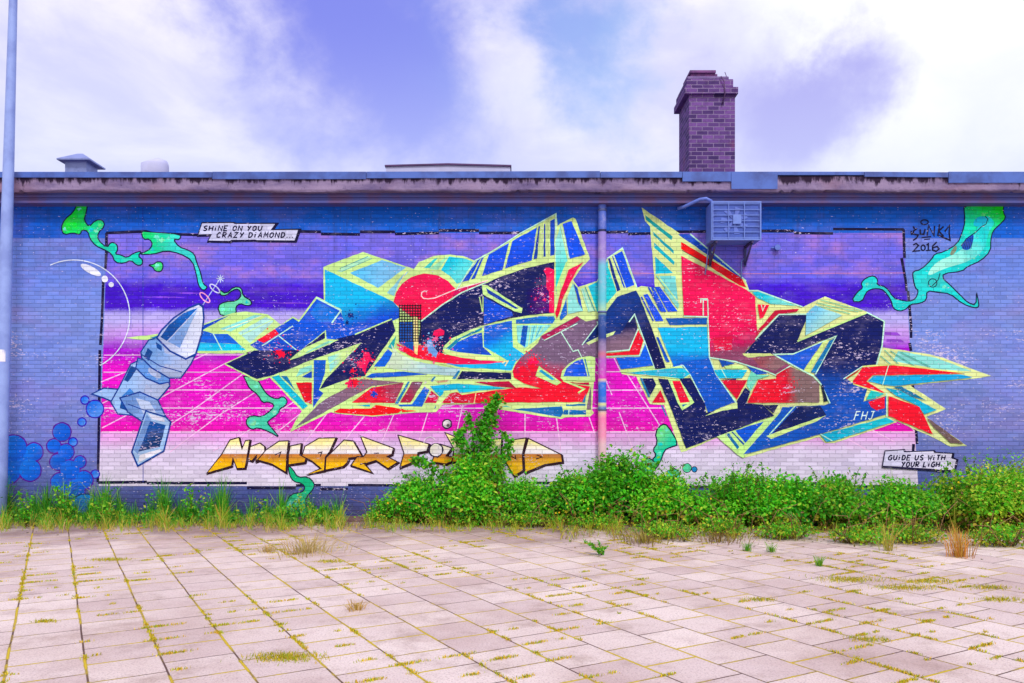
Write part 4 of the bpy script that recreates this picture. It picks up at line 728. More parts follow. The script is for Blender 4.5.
def paint_puffs(wall):
    m = Mural(); E = '#4A3AB4'
    for x, y, r in ((95, 409, 9.4), (85, 400, 4.8), (82, 422, 4.8), (95.4, 474, 4.8), (73, 442, 5)): m.circle(x, y, r, E, n=22, wob=.02); m.circle(x, y, r-1.2, '#4C7CE4', '#6C9CF0', n=22, wob=.02)
    cl = [(66, 452, 9), (58, 462, 9), (70, 470, 11), (80, 462, 7), (62, 432, 10), (54, 446, 8), (84, 480, 10), (74, 490, 12), (60, 482, 10)]
    for x, y, r in cl: m.circle(x, y, r, '#5A2A9C', n=22, wob=.03)
    for x, y, r in cl: m.circle(x, y, r-1.2, '#4A78E0', '#3E66D0', n=22, wob=.03)
    cl = [(6, 470, 16), (22, 460, 15), (34, 452, 10), (14, 448, 14), (30, 470, 12), (-6, 460, 18)]
    for x, y, r in cl: m.circle(x, y, r, '#5A2A9C', n=26, wob=.02)
    for x, y, r in cl: m.circle(x, y, r-1.3, '#4C86EA', '#3A66D4', n=26, wob=.02)
    m.outlined([(50, 521), (62, 508), (78, 494), (92, 494), (112, 506), (128, 521)], '#2E86D8', '#16306E', 1.3, '#1E6CC0', ((80, 494), (90, 520)))
    return m.build('painted_blue_bubbles', wall)

def paint_captions(wall):
    m = Mural(); p = [(202, 223), (233, 222.6), (235, 223.6), (276, 223.6), (271.6, 229.8), (299, 229.4), (295, 241), (257, 240.6), (255, 240), (232, 240.4), (230, 241.4), (208, 241), (211.4, 234.6), (198, 235)]
    m.stroke([(x+.8, y+.6) for x, y in p], 2.6, INK, closed=True); m.poly(p, '#C6CCF0', '#CFD4F4', ((200, 0), (300, 0)), .05, rough=0); m.stroke(p, 1.0, INK, closed=True)
    write(m, 'SHINE ON YOU', 203.4, 226, 60, 4.8, INK, 1.3); write(m, 'CRAZY DIAMOND...', 216.6, 232.6, 78, 5, INK, 1.3)
    a_ = m.build('caption_panel', wall); tag(a_, 'pale caption at the top left reading SHINE ON YOU CRAZY DIAMOND')
    m = Mural(); p = [(884.6, 451), (903, 449.6), (904, 451.8), (933, 450.8), (934, 452.4), (952, 453.4), (951, 458), (956, 459.6), (953.6, 470), (943, 470.4), (930, 469), (882, 466)]
    m.stroke([(x+.7, y+.5) for x, y in p], 2.4, INK, closed=True, chip=.7); m.poly(p, '#D4D2F2', '#DAD6F2', ((880, 0), (950, 0)), .3, rough=0); m.stroke(p, .9, INK, closed=True, chip=.6)
    write(m, 'GUIDE US WITH', 887.6, 455.2, 58, 4.8, INK, 1.3); write(m, 'YOUR LIGH..', 900.6, 461.8, 44, 5, INK, 1.3)
    b_ = m.build('caption_panel', wall); tag(b_, 'pale caption low on the right reading GUIDE US WITH YOUR LIGH')
    m = Mural(); T = lambda q, w=1.5: m.stroke(q, w, '#0A0A30', chip=.1)
    m.ring(924.4, 222.2, 3.7, 1.2, '#0A0A30', 2.3)
    T([(911, 231), (911.6, 235)]); T([(917, 228.4), (913.4, 231), (913, 234), (918, 235), (916.6, 238), (913, 240.4)]); T([(913, 226.4), (914.4, 229)]); T([(920, 229.4), (920.2, 234), (923.6, 234.4), (925, 229)]); T([(927, 235.6), (928.6, 225.6), (934, 236), (934.4, 226)]); T([(939.4, 224.4), (937.6, 236)]); T([(943.4, 226.6), (938.6, 231), (943.4, 236.4)]); T([(944.6, 231.6), (949.4, 225.4), (949, 233), (950, 240.4), (938.6, 235.4)]); T([(921.4, 237.6), (931, 236.6)], 1.2); T([(924, 239.6), (930, 239)], 1)
    T([(913, 245), (916, 243.4), (918.4, 245.6), (913, 251.4), (920, 250.6)], 1.4); m.ring(923, 247.8, 2, 1.3, '#0A0A30', 2.7); T([(926.4, 245), (928.2, 243.8), (928.2, 250.4)], 1.4); T([(925.8, 250.6), (930.6, 250.2)], 1.2); T([(936.6, 242), (932.6, 246), (932.4, 250), (936, 251.4), (939, 249), (937, 246.4), (932.6, 248)], 1.4)
    c_ = m.build('painted_signature', wall)

# ------------------------------------------------------------------ the building
ground_z = 0
def build_building():
    b = empty('brick_building', (0, WALL, 0), 'long low painted brick building with a flat roof, covered in one wide graffiti mural', 'building')
    # wall as one sheet with the same paint material
    wm = MB().box(-13.2, 13.2, WALL, 24, -.3, 5.49)
    wall = wm.build('wall', PAINT, b)
    me = wall.data
    for nm, typ, val in (('ca', 'FLOAT_COLOR', (*lin('#4A66D0'), 1)), ('cb', 'FLOAT_COLOR', (*lin('#4A66D0'), 1)), ('pt', 'FLOAT_VECTOR', (0, .2, 0))):
        at = me.attributes.new(nm, typ, 'POINT'); at.data.foreach_set('color' if 'COLOR' in typ else 'vector', np.tile(np.array(val, 'f'), len(me.vertices)))
    paint_backdrop(wall); paint_puffs(wall); paint_smoke(wall); paint_lettering(wall); paint_rocket(wall); paint_names(wall); paint_captions(wall)
    # the eaves: recessed painted beam, a lip, the concrete fascia, folded blue flashing
    MB().box(-13.3, 13.3, 13.82, 13.998, 5.488, 5.80).box(-13.3, 13.3, 13.775, 13.818, 5.492, 5.53).box(-13.3, 13.3, 13.79, 13.818, 5.60, 5.625).build('eaves_beam', M['beam'], b)
    bm = bmesh.new()      # the fascia edge has spalled: many small steps along its foot
    n = 520; xs = [-13.4+26.8*k/n for k in range(n+1)]; prev = None
    for k, x in enumerate(xs):
        d = .012*math.sin(x*3.1)*math.sin(x*.7+1)+.012*rnd.random()+(.03 if rnd.random() < .02 else 0)
        q = [bm.verts.new(p) for p in ((x, 13.70-.004*rnd.random(), 5.93), (x, 13.70-.008*rnd.random(), 5.80), (x, 13.70-.008*rnd.random(), 5.70), (x, 13.712, 5.672+d), (x, 13.998, 5.672))]
        if prev:
            for i in range(4): bm.faces.new((prev[i], q[i], q[i+1], prev[i+1]))
        prev = q
    me = bpy.data.meshes.new('fascia'); bm.to_mesh(me); bm.free(); link('fascia', me, M['fascia'], b)
    MB().box(-13.4, 13.4, 13.73, 24.1, 5.81, 5.935).build('roof', M['roof'], b)
    def flash(x0, x1, drop, sag=0):
        bm = MB(); bm.prism([(WX(x0, 13.68), 6.0), (WX(x1, 13.68), 6.0-sag), (WX(x1, 13.68), 6.0-drop-sag), (WX(x0, 13.68), 6.0-drop)], 13.672, 13.697)
        bm.prism([(WX(x0, 13.68), 6.002), (WX(x1, 13.68), 6.002-sag), (WX(x1, 13.68), 5.985-sag), (WX(x0, 13.68), 5.985)], 13.699, 13.95)
        return bm.build('flashing', M['flash'], b)
    for q in ((-280, 212, .095, .004), (212.5, 366, .125, 0), (366.5, 600, .11, -.01), (600.5, 682, .10, 0), (682.5, 757, .165, .0), (757.4, 777, .28, 0), (777.5, 864, .055, .0), (864.5, 948, .085, .01), (948.5, 1300, .19, 0)): flash(*q)
    # the patched length under the chimney
    MB().box(WX(731, 13.69), WX(777, 13.69), 13.66, 13.670, 5.70, 5.99).build('flashing_patch', M['flash'], b)
    # chimney
    y0, y1 = 16.0, 16.95; x0, x1 = WX(689, y0), WX(735, y0)
    c = MB().box(x0, x1, y0, y1, 5.9, 8.36).build('chimney', M['chim'], b)
    c.data.materials.append(M['chim_side'])
    for f in c.data.polygons: f.material_index = 1 if abs(f.normal.x) > .5 else 0
    k = MB().box(x0-.1, x1+.05, y0-.06, y1+.06, 8.275, 8.415, .01).box(x0-.06, x1-.04, y0-.03, y1+.03, 8.417, 8.585, .015).build('chimney_cap', M['chim'], None); k.parent = c
    k = MB().box(x0-.03, x1-.12, y0, y1, 8.587, 8.655, .02).build('mortar_bed', M['mortar'], None); k.parent = c
    k = MB().box(x0+.06, x0+.60, y0+.1, y0+.75, 8.657, 8.745, .012).box(x0+.03, x0+.56, y0+.06, y0+.7, 8.747, 8.805, .012).build('chimney_pot', M['clay'], None); k.parent = c
    k = MB().box(x0-.03, x1+.07, y0-.05, y1+.05, 6.34, 6.45, .008).build('lead_apron', M['bracket'], None); k.parent = c
    k = MB().tube([(x1-.3, y0-.07, 8.62), (x1-.24, y0-.075, 8.52), (x1-.22, y0-.075, 8.27), (x1-.26, y0-.03, 8.07)], .012, 6).tube([(x1-.2, y0+.2, 8.58), (x1-.12, y0+.2, 8.74), (x1-.15, y0+.2, 8.82)], .008, 6).build('loose_wire', M['purple'], None); k.parent = c
    # rooftop fittings that belong to the building
    Y = 15.0
    r = MB().prism([(WX(71, Y), 5.9), (WX(92, Y), 5.9), (WX(92, Y), WZ(164, Y)), (WX(71, Y), WZ(164, Y))], Y-.2, Y+.2).build('roof_vent', M['zinc'], b)
    bm = bmesh.new(); xc = WX(81.5, Y); zt, zb = WZ(154.5, Y), WZ(163.4, Y)
    base = [bm.verts.new((xc+sx*.30, Y+sy*.30, zb)) for sx, sy in ((-1, -1), (1, -1), (1, 1), (-1, 1))]; base2 = [bm.verts.new((v.co.x, v.co.y, zb-.025)) for v in base]; top = [bm.verts.new((xc+sx*.05, Y+sy*.05, zt)) for sx, sy in ((-1, -1), (1, -1), (1, 1), (-1, 1))]
    bm.faces.new(top); bm.faces.new(base2[::-1])
    for i in range(4): bm.faces.new((base[i], base[(i+1) % 4], top[(i+1) % 4], top[i])); bm.faces.new((base2[i], base2[(i+1) % 4], base[(i+1) % 4], base[i]))
    me = bpy.data.meshes.new('vent_cap'); bm.to_mesh(me); bm.free(); k = link('vent_cap', me, M['zinc']); k.parent = r
    xc = WX(155, Y); r_ = 13/F*Y
    MB().tube([(xc, Y, 5.9), (xc, Y, WZ(165.4, Y)), (xc, Y, WZ(163.8, Y)), (xc-.01, Y, WZ(163.0, Y))], [r_, r_, r_*.93, r_*.6], 24).build('round_roof_cowl', M['white'], b)
    Y = 15.5; X0, X1 = WX(386, Y), WX(510.4, Y)
    s = MB().prism([(X0, 5.9), (X1, 5.9), (X1, WZ(166.8, Y)), ((X0+X1)/2, WZ(165.2, Y)), (X0, WZ(166.8, Y))], Y, Y+1.6).build('rooflight', M['white'], b)
    k = MB().prism([(X0-.02, WZ(166.7, Y)), ((X0+X1)/2, WZ(165.1, Y)), (X1+.02, WZ(166.7, Y)), (X1+.02, WZ(165.3, Y)), ((X0+X1)/2, WZ(163.6, Y)), (X0-.02, WZ(165.3, Y))], Y-.03, Y+1.63).build('rooflight_edge', M['purple'], None); k.parent = s
    # downpipe, painted over together with the wall
    Y = 13.91; x = WX(602.2, Y); r_ = .072
    bm = bmesh.new(); seq = [(190, '#4A66C8'), (229.6, '#4A66C8'), (230, '#0A1050'), (232, '#0A1050'), (232.4, '#8C7CD2'), (258, '#9A80D0'), (266, '#6CC0DC'), (300, '#5CC4D8'), (312, '#A8D8B0'), (316, '#1A50A0'), (338, '#1A3A90'), (342, '#7A6AA0'), (350, '#9A80B0'), (354, '#C87090'), (360, '#B060C8'), (378, '#D030C0'), (380, '#E0C0B0'), (383, '#1A70E0'), (402, '#1A68D8'), (404, '#E0E498'), (408, '#1A70C0'), (413, '#E8B8A8'), (418, '#EE7CB0'), (436, '#EC90B8'), (444, '#E4B8C8'), (520, '#DCC8D0')]
    pts = []; rings = []
    for py, h in seq:
        z = WZ(py, Y); rings.append([bm.verts.new((x+r_*math.cos(k*math.pi/9), Y+r_*math.sin(k*math.pi/9), z)) for k in range(18)]); pts += [(*lin(h), 1)]*18
    for a_, b2 in zip(rings, rings[1:]):
        for k2 in range(18): f = bm.faces.new((b2[k2], b2[(k2+1) % 18], a_[(k2+1) % 18], a_[k2])); f.smooth = True
    me = bpy.data.meshes.new('downpipe'); bm.to_mesh(me); bm.free(); at = me.attributes.new('ca', 'FLOAT_COLOR', 'POINT'); at.data.foreach_set('color', np.array(pts, 'f').ravel())
    t = NT('painted_plastic_pipe'); A = t.n('ShaderNodeAttribute', attribute_name='ca').outputs['Color']
    t.base(t.mix(t.step(t.noise(9, 5, .65), .5, .75, 0, .35), A, lin('#C8BEDC')), .45, 0, .5); t.bump(t.noise(60, 3), .1, .003)
    dp = link('downpipe', me, t.m, b)
    for z in (5.38, 3.6, 1.9): k = MB().tube([(x, Y, z), (x, Y, z+.035)], r_+.007, 20).box(x-.02, x+.02, Y+.06, 13.985, z, z+.035).build('pipe_clip', M['pipe'], None); k.parent = dp
    k = MB().tube([(x-.02, Y, 5.55), (x-.02, Y, 5.66), (x-.02, Y, 5.70)], [.075, .085, .10], 16).box(x-.13, x-.05, 13.76, 13.80, 5.655, 5.70).build('pipe_hopper', M['bracket'], None); k.parent = dp
    for ch in b.children:
        for g in ch.children: g.data.transform(Matrix.Translation(-b.location))    # sub-parts were written in world coordinates
    return b

def build_ac():
    Y = 13.52; X0, X1, Z0, Z1 = WX(711.4, Y), WX(761, Y), WZ(240, Y), WZ(201.6, Y); D = .40
    a_ = empty('air_conditioner', ((X0+X1)/2, 13.95, Z0), 'blue-painted box air conditioner with wire guard and fan bracketed under the eaves', 'air conditioner')
    MB().box(X0, X1, Y+.012, Y+D, Z0, Z1, .012).build('casing', M['acbody'], a_)
    MB().box(X0+.05, X1-.05, Y+.006, Y+.0115, Z0+.05, Z1-.05).build('recess_panel', M['acdark'], a_)
    f = MB()
    xc, zc = (X0+X1)/2-.03, (Z0+Z1)/2
    for k in range(7):
        t = k*2*math.pi/7; p = [(xc+.05*math.cos(t+.5), zc+.05*math.sin(t+.5)), (xc+.05*math.cos(t), zc+.05*math.sin(t)), (xc+.23*math.cos(t+.2), zc+.23*math.sin(t+.2)), (xc+.24*math.cos(t+.62), zc+.24*math.sin(t+.62))]
        f.prism(p[::-1], Y-.002, Y+.002)
    f.tube([(xc, Y-.004, zc), (xc, Y+.004, zc)], .06, 18).build('fan', M['acbody'], a_)
    g = MB()
    for k in range(7): z = Z0+.04+(Z1-Z0-.08)*k/6; g.box(X0+.02, X1-.02, Y-.014, Y-.008, z-.006, z+.006)
    for k in range(4): x = X0+.02+(X1-X0-.04)*k/3; g.box(x-.006, x+.006, Y-.022, Y-.0145, Z0+.02, Z1-.02)
    g.box(X0-.004, X1+.004, Y-.012, Y+.011, Z1-.022, Z1+.004).box(X0-.004, X1+.004, Y-.012, Y+.011, Z0-.004, Z0+.022).box(X0-.004, X0+.018, Y-.010, Y+.011, Z0+.023, Z1-.023).box(X1-.018, X1+.004, Y-.010, Y+.011, Z0+.023, Z1-.023)
    g.build('wire_guard', M['acwire'], a_)
    MB().box(xc-.03, xc+.11, Y-.028, Y-.0225, zc-.06, zc+.10, .004).build('rating_plate', M['acwire'], a_)
    for x in (X0+.09, X1-.14):
        q = MB().box(x-.015, x+.015, Y-.0, 13.985, Z0-.045, Z0-.004).box(x-.02, x+.02, 13.95, 13.985, Z0-.36, Z0-.046)
        q.tube([(x, Y+.06, Z0-.05), (x, 13.96, Z0-.33)], .016, 8); q.build('bracket', M['bracket'], a_)
    MB().tube([(WX(678, 13.9), 13.90, WZ(208.6, 13.9)), (WX(684, 13.85), 13.82, WZ(206.6, 13.82)), (WX(700, 13.7), 13.70, WZ(199.4, 13.7)), (WX(706, 13.68), 13.68, WZ(198.6, 13.68)), (WX(711, 13.68), 13.68, WZ(201, 13.68)), (WX(712.4, 13.68), 13.70, WZ(205, 13.68))], .03, 10).build('exhaust_duct', M['acbody'], a_)
    MB().tube([(X1-.12, 13.96, Z0-.05), (X1-.125, 13.97, Z0-.20), (X1-.20, 13.975, Z0-.27), (X1-.205, 13.975, Z0-.58)], .012, 6).build('drain_hose', M['acwire'], a_)
    MB().tube([(X0+.05, 13.94, Z0-.02), (X0+.03, 13.96, Z0-.3), (X0, 13.97, Z0-.5)], .010, 6).build('drain_hose', M['acwire'], a_)
    a2 = MB().tube([(WX(777, 13.97), 13.93, WZ(247.6, 13.97)), (WX(777, 13.97), 13.985, WZ(247.6, 13.97))], .05, 14)
    o = a2.box(WX(777, 13.97)-.1, WX(777, 13.97)+.02, 13.965, 13.985, WZ(247.6, 13.97)-.012, WZ(247.6, 13.97)+.012).build('cable_box', M['acbody'])
    tag(o, 'small round blue cable outlet on the wall right of the air conditioner', 'cable outlet')

def build_post():
    Y = 13.3
    a_ = empty('lamp_post', (WX(-1, Y), Y, 0), 'tall slim blue-grey steel lamp post at the left edge, leaning slightly', 'lamp post')
    xb, xt = WX(-1.5, Y), WX(13.2, Y); zt = WZ(0, Y)
    pt = lambda z: (xb+(xt-xb)*z/zt, Y, z)
    MB().tube([pt(-.2), pt(1), pt(4), pt(zt), pt(10.4)], [.115, .112, .098, .062, .05], 24).build('pole', M['post'], a_)
    p = pt(10.4); MB().tube([p, (p[0]-.05, Y-.3, 10.6), (p[0]-.05, Y-1.1, 10.66)], [.04, .035, .03], 12).build('arm', M['post'], a_)
    MB().box(p[0]-.2, p[0]+.1, Y-1.75, Y-1.1, 10.62, 10.74, .04).build('lamp_head', M['zinc'], a_)
    for py, h in ((356, .2), (390, .13)):
        z = WZ(py, Y); q = pt(z); bm = bmesh.new(); rg = []
        for zz in (z-h/2, z+h/2): rg.append([bm.verts.new((q[0]+.1045*math.cos(R(t)), Y+.1045*math.sin(R(t)), zz)) for t in range(190, 321, 13)])
        for i in range(len(rg[0])-1): bm.faces.new((rg[0][i], rg[0][i+1], rg[1][i+1], rg[1][i]))
        me = bpy.data.meshes.new('sticker'); bm.to_mesh(me); bm.free(); link('sticker', me, M['sticker'], a_)

# ------------------------------------------------------------------ ground
def sheet(name, x0, x1, y0, y1, z, mat, nx=1, ny=1, kind='structure'):
    bm = bmesh.new(); g = [[bm.verts.new((x0+(x1-x0)*i/nx, y0+(y1-y0)*j/ny, z)) for i in range(nx+1)] for j in range(ny+1)]
    for j in range(ny):
        for i in range(nx): bm.faces.new((g[j][i], g[j][i+1], g[j+1][i+1], g[j+1][i]))
    me = bpy.data.meshes.new(name); bm.to_mesh(me); bm.free(); return tag(link(name, me, mat), kind=kind)
def build_ground():
    sheet('ground', -900, 900, -900, 900, -.03, M['earth']); sheet('pavement', -40, 40, -30, 13.99, 0, M['paving'])
    # the earth bed at the foot of the wall, with a ragged edge
    bm = bmesh.new(); n = 260; prev = None
    for k in range(n+1):
        x = -13+26*k/n; px = 512+x*F/13.3
        e_ = 13.42 if px < 340 else 13.55-max(0, min(1, (px-560)/300))*1.35
        e_ += .12*math.sin(x*2.3)+.09*math.sin(x*5.1+1)+rnd.uniform(-.05, .05)
        q = [bm.verts.new((x, e_, .004)), bm.verts.new((x, (e_+13.99)/2, .03+.02*rnd.random())), bm.verts.new((x, 13.99, .05))]
        if prev:
            for i in range(2): bm.faces.new((prev[i], q[i], q[i+1], prev[i+1]))
        prev = q
    me = bpy.data.meshes.new('soil'); bm.to_mesh(me); bm.free(); tag(link('soil', me, M['earth']), kind='structure')

# ------------------------------------------------------------------ plants
class Leaves:
    def __init__(s): s.V = []; s.F = []; s.C = []; s.n = 0
    def add(s, P, A, U, l, w, col, lift=.25):
        """P (n,3) leaf bases, A (n,3) leaf direction, U (n,3) leaf plane normal, sizes and colours"""
        n = len(P); A = A/np.linalg.norm(A, axis=1, keepdims=True); S_ = np.cross(A, U); S_ /= np.linalg.norm(S_, axis=1, keepdims=True)+1e-9; U = np.cross(S_, A)
        l = l[:, None]; w = w[:, None]
        v = np.stack([P, P+A*l*.38-S_*w+U*w*lift, P+A*l*.75-S_*w*.72+U*w*lift*.6, P+A*l-U*l*.14, P+A*l*.75+S_*w*.72+U*w*lift*.6, P+A*l*.38+S_*w+U*w*lift], 1)
        s.V.append(v.reshape(-1, 3)); b = (np.arange(n)*6+s.n)[:, None]
        s.F.append(np.concatenate([b+np.array([[0, 3, 2, 1]]), b+np.array([[0, 5, 4, 3]])], 0)); s.C.append(np.repeat(col, 6, 0)); s.n += n*6
    def blades(s, P, D, h, w, col, bend, tipcol=None):
        """grass: a blade of 3 pieces leaning along D"""
        n = len(P); ang = nrg.uniform(0, 6.28, n); S_ = np.stack([np.cos(ang), np.sin(ang), 0*ang], 1)*w[:, None]
        Z = np.array([[0, 0, 1.]]); h = h[:, None]; bend = bend[:, None]
        p1 = P+Z*h*.4+D*h*bend*.15; p2 = P+Z*h*.78+D*h*bend*.5; p3 = P+Z*h*(1-.35*np.clip(bend, 0, 1.5))+D*h*bend
        v = np.stack([P-S_, P+S_, p1-S_*.85, p1+S_*.85, p2-S_*.55, p2+S_*.55, p3], 1); s.V.append(v.reshape(-1, 3))
        b = (np.arange(n)*7+s.n)[:, None]
        s.F.append(np.concatenate([b+np.array([[0, 1, 3, 2]]), b+np.array([[2, 3, 5, 4]]), b+np.array([[4, 5, 6, 6]])], 0))
        c = np.repeat(col[:, None, :], 7, 1)
        if tipcol is not None: c[:, 4:7] = c[:, 4:7]*.4+tipcol*.6
        s.C.append(c.reshape(-1, 3)); s.n += n*7
    def build(s, name, mat, parent=None):
        V = np.concatenate(s.V); Fc = np.concatenate(s.F); C_ = np.concatenate(s.C)
        tri = Fc[:, 2] == Fc[:, 3]
        me = bpy.data.meshes.new(name); faces = [tuple(f[:3]) if t else tuple(f) for f, t in zip(Fc.tolist(), tri.tolist())]
        me.from_pydata(V.tolist(), [], faces); me.update()
        at = me.attributes.new('ca', 'FLOAT_COLOR', 'POINT'); at.data.foreach_set('color', np.concatenate([C_, np.ones((len(C_), 1))], 1).astype('f').ravel())
        return link(name, me, mat, parent)
def unit(n):
    v = nrg.normal(size=(n, 3)); return v/np.linalg.norm(v, axis=1, keepdims=True)
def pal(cols, n, wts=None, var=.22):
    c = np.array([lin(h) for h in cols]); i = nrg.choice(len(cols), n, p=wts); return np.clip(c[i]*nrg.uniform(1-var, 1+var, (n, 1))*nrg.uniform(.93, 1.07, (n, 3)), 0, 1)
GREEN = ['#34AA1C', '#50C820', '#74DC2A', '#A0E034', '#C8DC40', '#1E821C']; GW = [.22, .28, .22, .14, .06, .08]

def bush(px, top_px, wpx, Y, depth, label, n, cols=GREEN, wts=GW, yellow=.12, shoots=9, leaf=.066, name='bramble_bush', group='bramble bushes along the wall', cat='bush', dead=0.02):
    x = WX(px, Y); h = max(.25, WZ(top_px, Y)); rx = wpx/2/F*Y
    e_ = empty(name, (x, Y, 0), label, cat, group); lv = Leaves(); st = MB()
    # crown made of several lumps, leaves sit in the shell of each lump
    lumps = []
    for k in range(9):
        a_ = rnd.uniform(0, 6.28); d = rnd.random()**.6; lr = rnd.uniform(.28, .45)
        lumps.append((x+rx*.8*d*math.cos(a_), Y+depth*.62*d*math.sin(a_), h*rnd.uniform(.25, .74)*(1-.35*d*d), rx*lr*1.15+.06, depth*lr+.06, h*rnd.uniform(.24, .36)))
    lumps.append((x, Y+.1, h*.5, rx*.6, depth*.55, h*.42))
    per = n//len(lumps)
    for (lx, ly, lz, ax, ay, az) in lumps:
        d = unit(per); tone = rnd.uniform(.75, 1.45); r_ = 1-np.abs(nrg.normal(0, .26, per)); r_ = np.where(nrg.random(per) < .2, nrg.uniform(1, 1.5, per), r_)
        P = np.array([[lx, ly, lz]])+d*r_[:, None]*np.array([[ax, ay, az]])
        P[:, 1] = np.minimum(P[:, 1], 13.93-nrg.uniform(0, .05, per)); ok = P[:, 2] > .03; P = P[ok]; d = d[ok]; m_ = len(P)
        A = d*.55+unit(m_)*.7+np.array([[0, -.15, -.12]]); U = d*.7+np.array([[0, -.25, .7]])+unit(m_)*.5
        col = np.clip(pal(cols, m_, wts)*tone, 0, .9); lo = (P[:, 2]/h < .32) & (nrg.random(m_) < yellow*2.6); k = int(lo.sum())
        if k: col[lo] = pal(['#BCC42C', '#CCB430', '#9CB02A', '#94603A', '#7A4A38'], k)
        dd = nrg.random(m_) < dead; k = int(dd.sum())
        if k: col[dd] = pal(['#8A5A34', '#A8823A', '#7A5A34'], k)
        l = nrg.uniform(.6, 1.35, m_)*leaf; lv.add(P, A, U, l, l*nrg.uniform(.24, .38, m_), col)
    # arching shoots that leave the mass
    for k in range(shoots):
        a_ = rnd.uniform(0, 6.28); b0 = Vector((x+rx*.5*math.cos(a_), Y+depth*.4*math.sin(a_), h*.35)); L2 = rnd.uniform(.35, .75)*min(h, 1.1); dx, dy = rnd.uniform(-.7, .7), rnd.uniform(-.7, .2)
        pts = []
        for t in range(6):
            u = t/5; q = b0+Vector((dx*L2*u, dy*L2*u, L2*(1.5*u-.75*u*u)+h*.25*u)); q.y = min(q.y, 13.92); pts.append(q)
        st.tube(pts, [.007, .006, .005, .004, .003, .002], 5)
        m_ = 20; t = nrg.uniform(.2, 1, m_); P = np.array([[pts[min(4, int(q*5))].lerp(pts[min(5, int(q*5)+1)], q*5-int(q*5))[i] for i in range(3)] for q in t])
        A = unit(m_)+np.array([[0, -.2, .1]]); U = unit(m_)*.5+np.array([[0, -.3, .8]]); l = nrg.uniform(.5, 1.1, m_)*leaf; lv.add(P, A, U, l, l*.4, pal(['#4CB01E', '#74C02A', '#2C9418'], m_))
    for k in range(7):       # dead canes of last year stick out
        q = Vector((x+rx*rnd.uniform(-.9, .9), min(13.9, Y-depth*rnd.uniform(-.2, .75)), .02)); L2 = rnd.uniform(.25, .6); dx, dy = rnd.uniform(-.4, .4), rnd.uniform(-.35, .05)
        MB().tube([q, q+Vector((dx*.5, dy*.4, L2*.7)), q+Vector((dx*1.3, dy, L2*rnd.uniform(.7, 1.1)))], [.006, .005, .003], 5).build('dead_cane', M['cane'], e_)
    for k in range(10):
        a_ = rnd.uniform(0, 6.28); tx, ty = x+rx*.7*math.cos(a_), min(13.9, Y+depth*.5*math.sin(a_)); st.tube([(x+rx*.3*math.cos(a_), Y+depth*.2*math.sin(a_), 0), (x+rx*.5*math.cos(a_), min(13.9, Y+depth*.4*math.sin(a_)), h*.4), (tx, ty, h*.7)], [.009, .007, .004], 5)
    lv.build('foliage', M['leaf'], e_); st.build('stems', M['stem'], e_); return e_
def flowers(e_, spots, r=.022):
    for (px, py, Y) in spots:
        m = MB(); c = Vector((WX(px, Y), Y, WZ(py, Y)))
        for k in range(9):
            a_ = k*6.283/9; m.prism([(c.x, c.z), (c.x+r*math.cos(a_-.3), c.z+r*math.sin(a_-.3)), (c.x+r*1.25*math.cos(a_), c.z+r*1.25*math.sin(a_)), (c.x+r*math.cos(a_+.3), c.z+r*math.sin(a_+.3))], c.y-.004-.0004*k, c.y-.0038-.0004*k)
        m.build('flower_head', M['yellow'], e_)
def tuft(name, px, py, h, r, n, cols, label, cat, bend=.8, w=.004, group=None, tip=None):
    Y = GY(py); x = WX(px, Y); e_ = empty(name, (x, Y, 0), label, cat, group); lv = Leaves()
    a_ = nrg.uniform(0, 6.28, n); d = np.abs(nrg.normal(0, .5, n)); P = np.stack([x+r*d*np.cos(a_), Y+r*d*np.sin(a_), 0*a_+.001], 1)
    D = np.stack([np.cos(a_), np.sin(a_), 0*a_], 1)+unit(n)*.4; D[:, 2] = 0
    lv.blades(P, D, nrg.uniform(.35, 1.1, n)*h, nrg.uniform(.6, 1.4, n)*w, pal(cols, n), np.abs(nrg.normal(bend, .35, n)), None if tip is None else np.array([[lin(tip)]])[0]); lv.build('blades', M['grass'], e_); return e_
def weed(px, py, h, n, label, cols=GREEN, wts=GW, leaf=.035, spread=.12, name='leafy_weed', group=None, cat='weed'):
    Y = GY(py); x = WX(px, Y); e_ = empty(name, (x, Y, 0), label, cat, group); lv = Leaves(); st = MB()
    for k in range(7):
        a_ = rnd.uniform(0, 6.28); t = Vector((x+spread*math.cos(a_)*rnd.uniform(.3, 1.2), Y+spread*math.sin(a_)*rnd.uniform(.3, 1.2), h*rnd.uniform(.55, 1))); st.tube([(x, Y, 0), ((x+t.x)/2, (Y+t.y)/2, t.z*.65), t], [.004, .003, .0015], 5)
        m_ = n//7; u = nrg.uniform(.15, 1, m_); P = np.stack([x+(t.x-x)*u, Y+(t.y-Y)*u, t.z*(1.3*u-.3*u*u)], 1); l = nrg.uniform(.6, 1.3, m_)*leaf; lv.add(P, unit(m_)+np.array([[0, 0, .2]]), unit(m_)*.5+np.array([[0, -.2, .9]]), l, l*.36, pal(cols, m_, wts))
    lv.build('foliage', M['leaf'], e_); st.build('stems', M['stem'], e_); return e_
build_ground()
build_building()
build_ac()
build_post()

